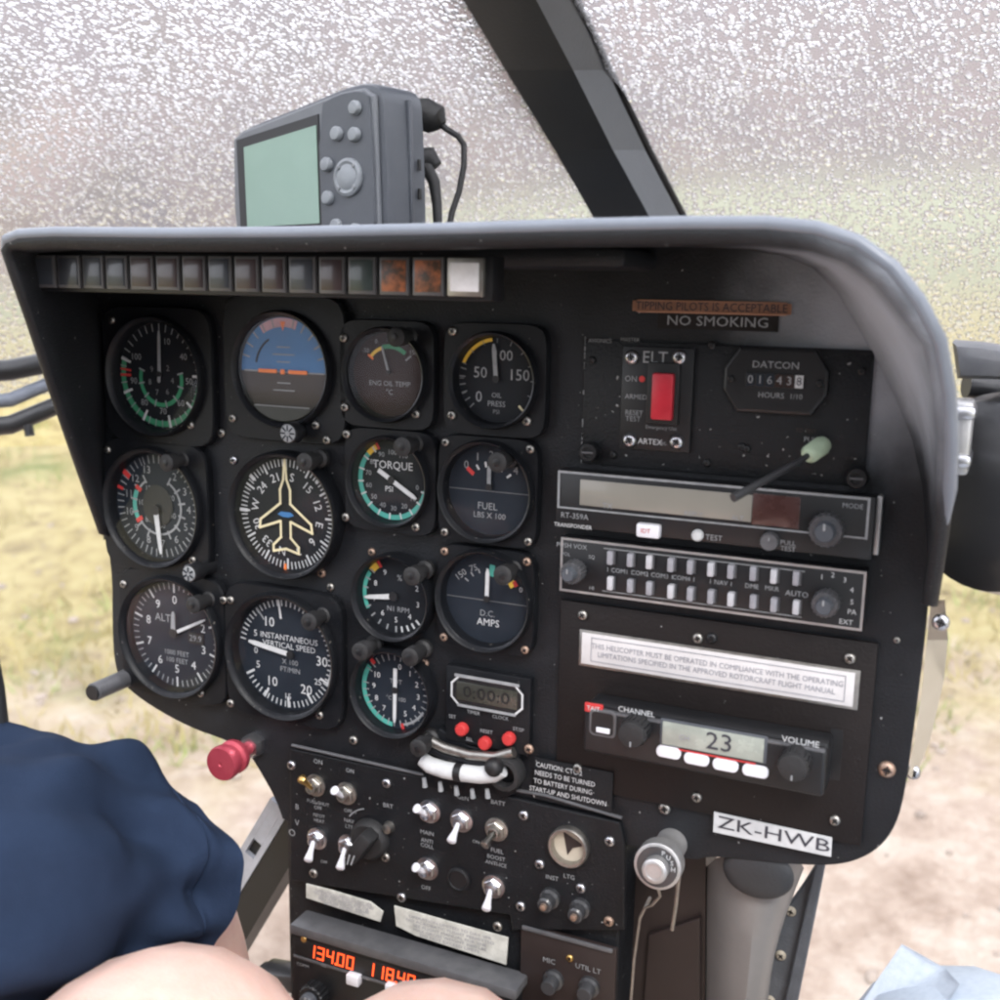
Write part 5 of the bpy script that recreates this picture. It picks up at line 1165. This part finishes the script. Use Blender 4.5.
for i in range(420):
    a_ = R_(random.uniform(-85, 40)); r = random.uniform(4.2, 16)
    x, y = r*math.sin(a_), r*math.cos(a_)
    for q in range(22):
        p = Vector((x+random.gauss(0, .07), y+random.gauss(0, .07), ground_h(x, y)-.01)); h_ = random.uniform(.05, .17); l_ = Vector((random.gauss(0, .05), random.gauss(0, .05), h_)); w_ = Vector((random.gauss(0, 1), random.gauss(0, 1), 0)).normalized()*.006
        b.add([p-w_, p+w_, p+l_], [[0, 1, 2]], 'tussock_blade')
for i in range(700):
    a_ = R_(random.uniform(-75, 35)); r = random.uniform(2.6, 9)
    x, y = r*math.sin(a_), r*math.cos(a_)
    if noise.noise(Vector((x*.8, y*.8, 5))) < .02: continue
    for q in range(30):
        p = Vector((x+random.gauss(0, .09), y+random.gauss(0, .09), ground_h(x, y)-.01)); h_ = random.uniform(.03, .10); l_ = Vector((random.gauss(0, .04), random.gauss(0, .04), h_)); w_ = Vector((random.gauss(0, 1), random.gauss(0, 1), 0)).normalized()*.006
        b.add([p-w_, p+w_, p+l_], [[0, 1, 2]], 'green_blade' if i % 3 == 0 else 'tussock_blade')
s_ = b.build('grass'); tag(s_, 'dry yellow grass tufts standing on the ground at left', 'grass', None, 'stuff')

b = MB()
for i in range(1500):
    a_ = R_(random.uniform(-85, 50)); r = 1.2+4.5*random.random()**.7
    x, y = r*math.sin(a_), r*math.cos(a_); k = .006+.016*random.random()**2
    b.ball((x, y, ground_h(x, y)+k*.2), (k*random.uniform(.7, 1.3), k*random.uniform(.7, 1.3), k*.6), 'stone', 7, 5)
s_ = b.build('gravel'); tag(s_, 'loose stones scattered over the dirt track', 'gravel', None, 'stuff')

# ------------------------------------------------------------------ light, sky, camera
w = bpy.data.worlds.new('World'); sc.world = w; w.use_nodes = True; t = w.node_tree; t.nodes.clear()
SUN_EL, SUN_AZ = R_(52), R_(140)
o = t.nodes.new('ShaderNodeOutputWorld'); bg = t.nodes.new('ShaderNodeBackground'); sk = t.nodes.new('ShaderNodeTexSky'); sk.sky_type = 'NISHITA'; sk.sun_disc = False; sk.sun_elevation = SUN_EL; sk.sun_rotation = SUN_AZ; sk.dust_density = 4; sk.air_density = 1.2
mx = t.nodes.new('ShaderNodeMixRGB'); mx.inputs[0].default_value = .82; mx.inputs[2].default_value = (30, 30.6, 33, 1)
t.links.new(sk.outputs[0], mx.inputs[1]); t.links.new(mx.outputs[0], bg.inputs[0]); bg.inputs[1].default_value = .10; t.links.new(bg.outputs[0], o.inputs[0])
sl = bpy.data.lights.new('sun', 'SUN'); sl.energy = 2.5; sl.angle = R_(18); sl.color = (1, .97, .93); so = bpy.data.objects.new('sun', sl); COL.objects.link(so)
dv = Vector((math.sin(SUN_AZ)*math.cos(SUN_EL), math.cos(SUN_AZ)*math.cos(SUN_EL), math.sin(SUN_EL))); so.rotation_euler = dv.to_track_quat('Z', 'Y').to_euler()
cam = bpy.data.cameras.new('camera'); cam.sensor_width = 36; cam.lens = 36*FOC/1000; cam.clip_start = .02; cam.clip_end = 5000
cam.dof.use_dof = True; cam.dof.focus_distance = .64; cam.dof.aperture_fstop = 10
co = bpy.data.objects.new('camera', cam); COL.objects.link(co)
mw = Matrix((BR, BU, -BF)).transposed().to_4x4(); mw.translation = CAM
co.matrix_world = TILT @ mw; sc.camera = co
sc.view_settings.view_transform = 'Standard'; sc.view_settings.look = 'None'; sc.view_settings.exposure = 0; sc.view_settings.gamma = 1
sc.cycles.filter_width = 2.4; sc.cycles.max_bounces = 10; sc.cycles.transparent_max_bounces = 16; sc.cycles.caustics_refractive = True; sc.cycles.sample_clamp_indirect = 6
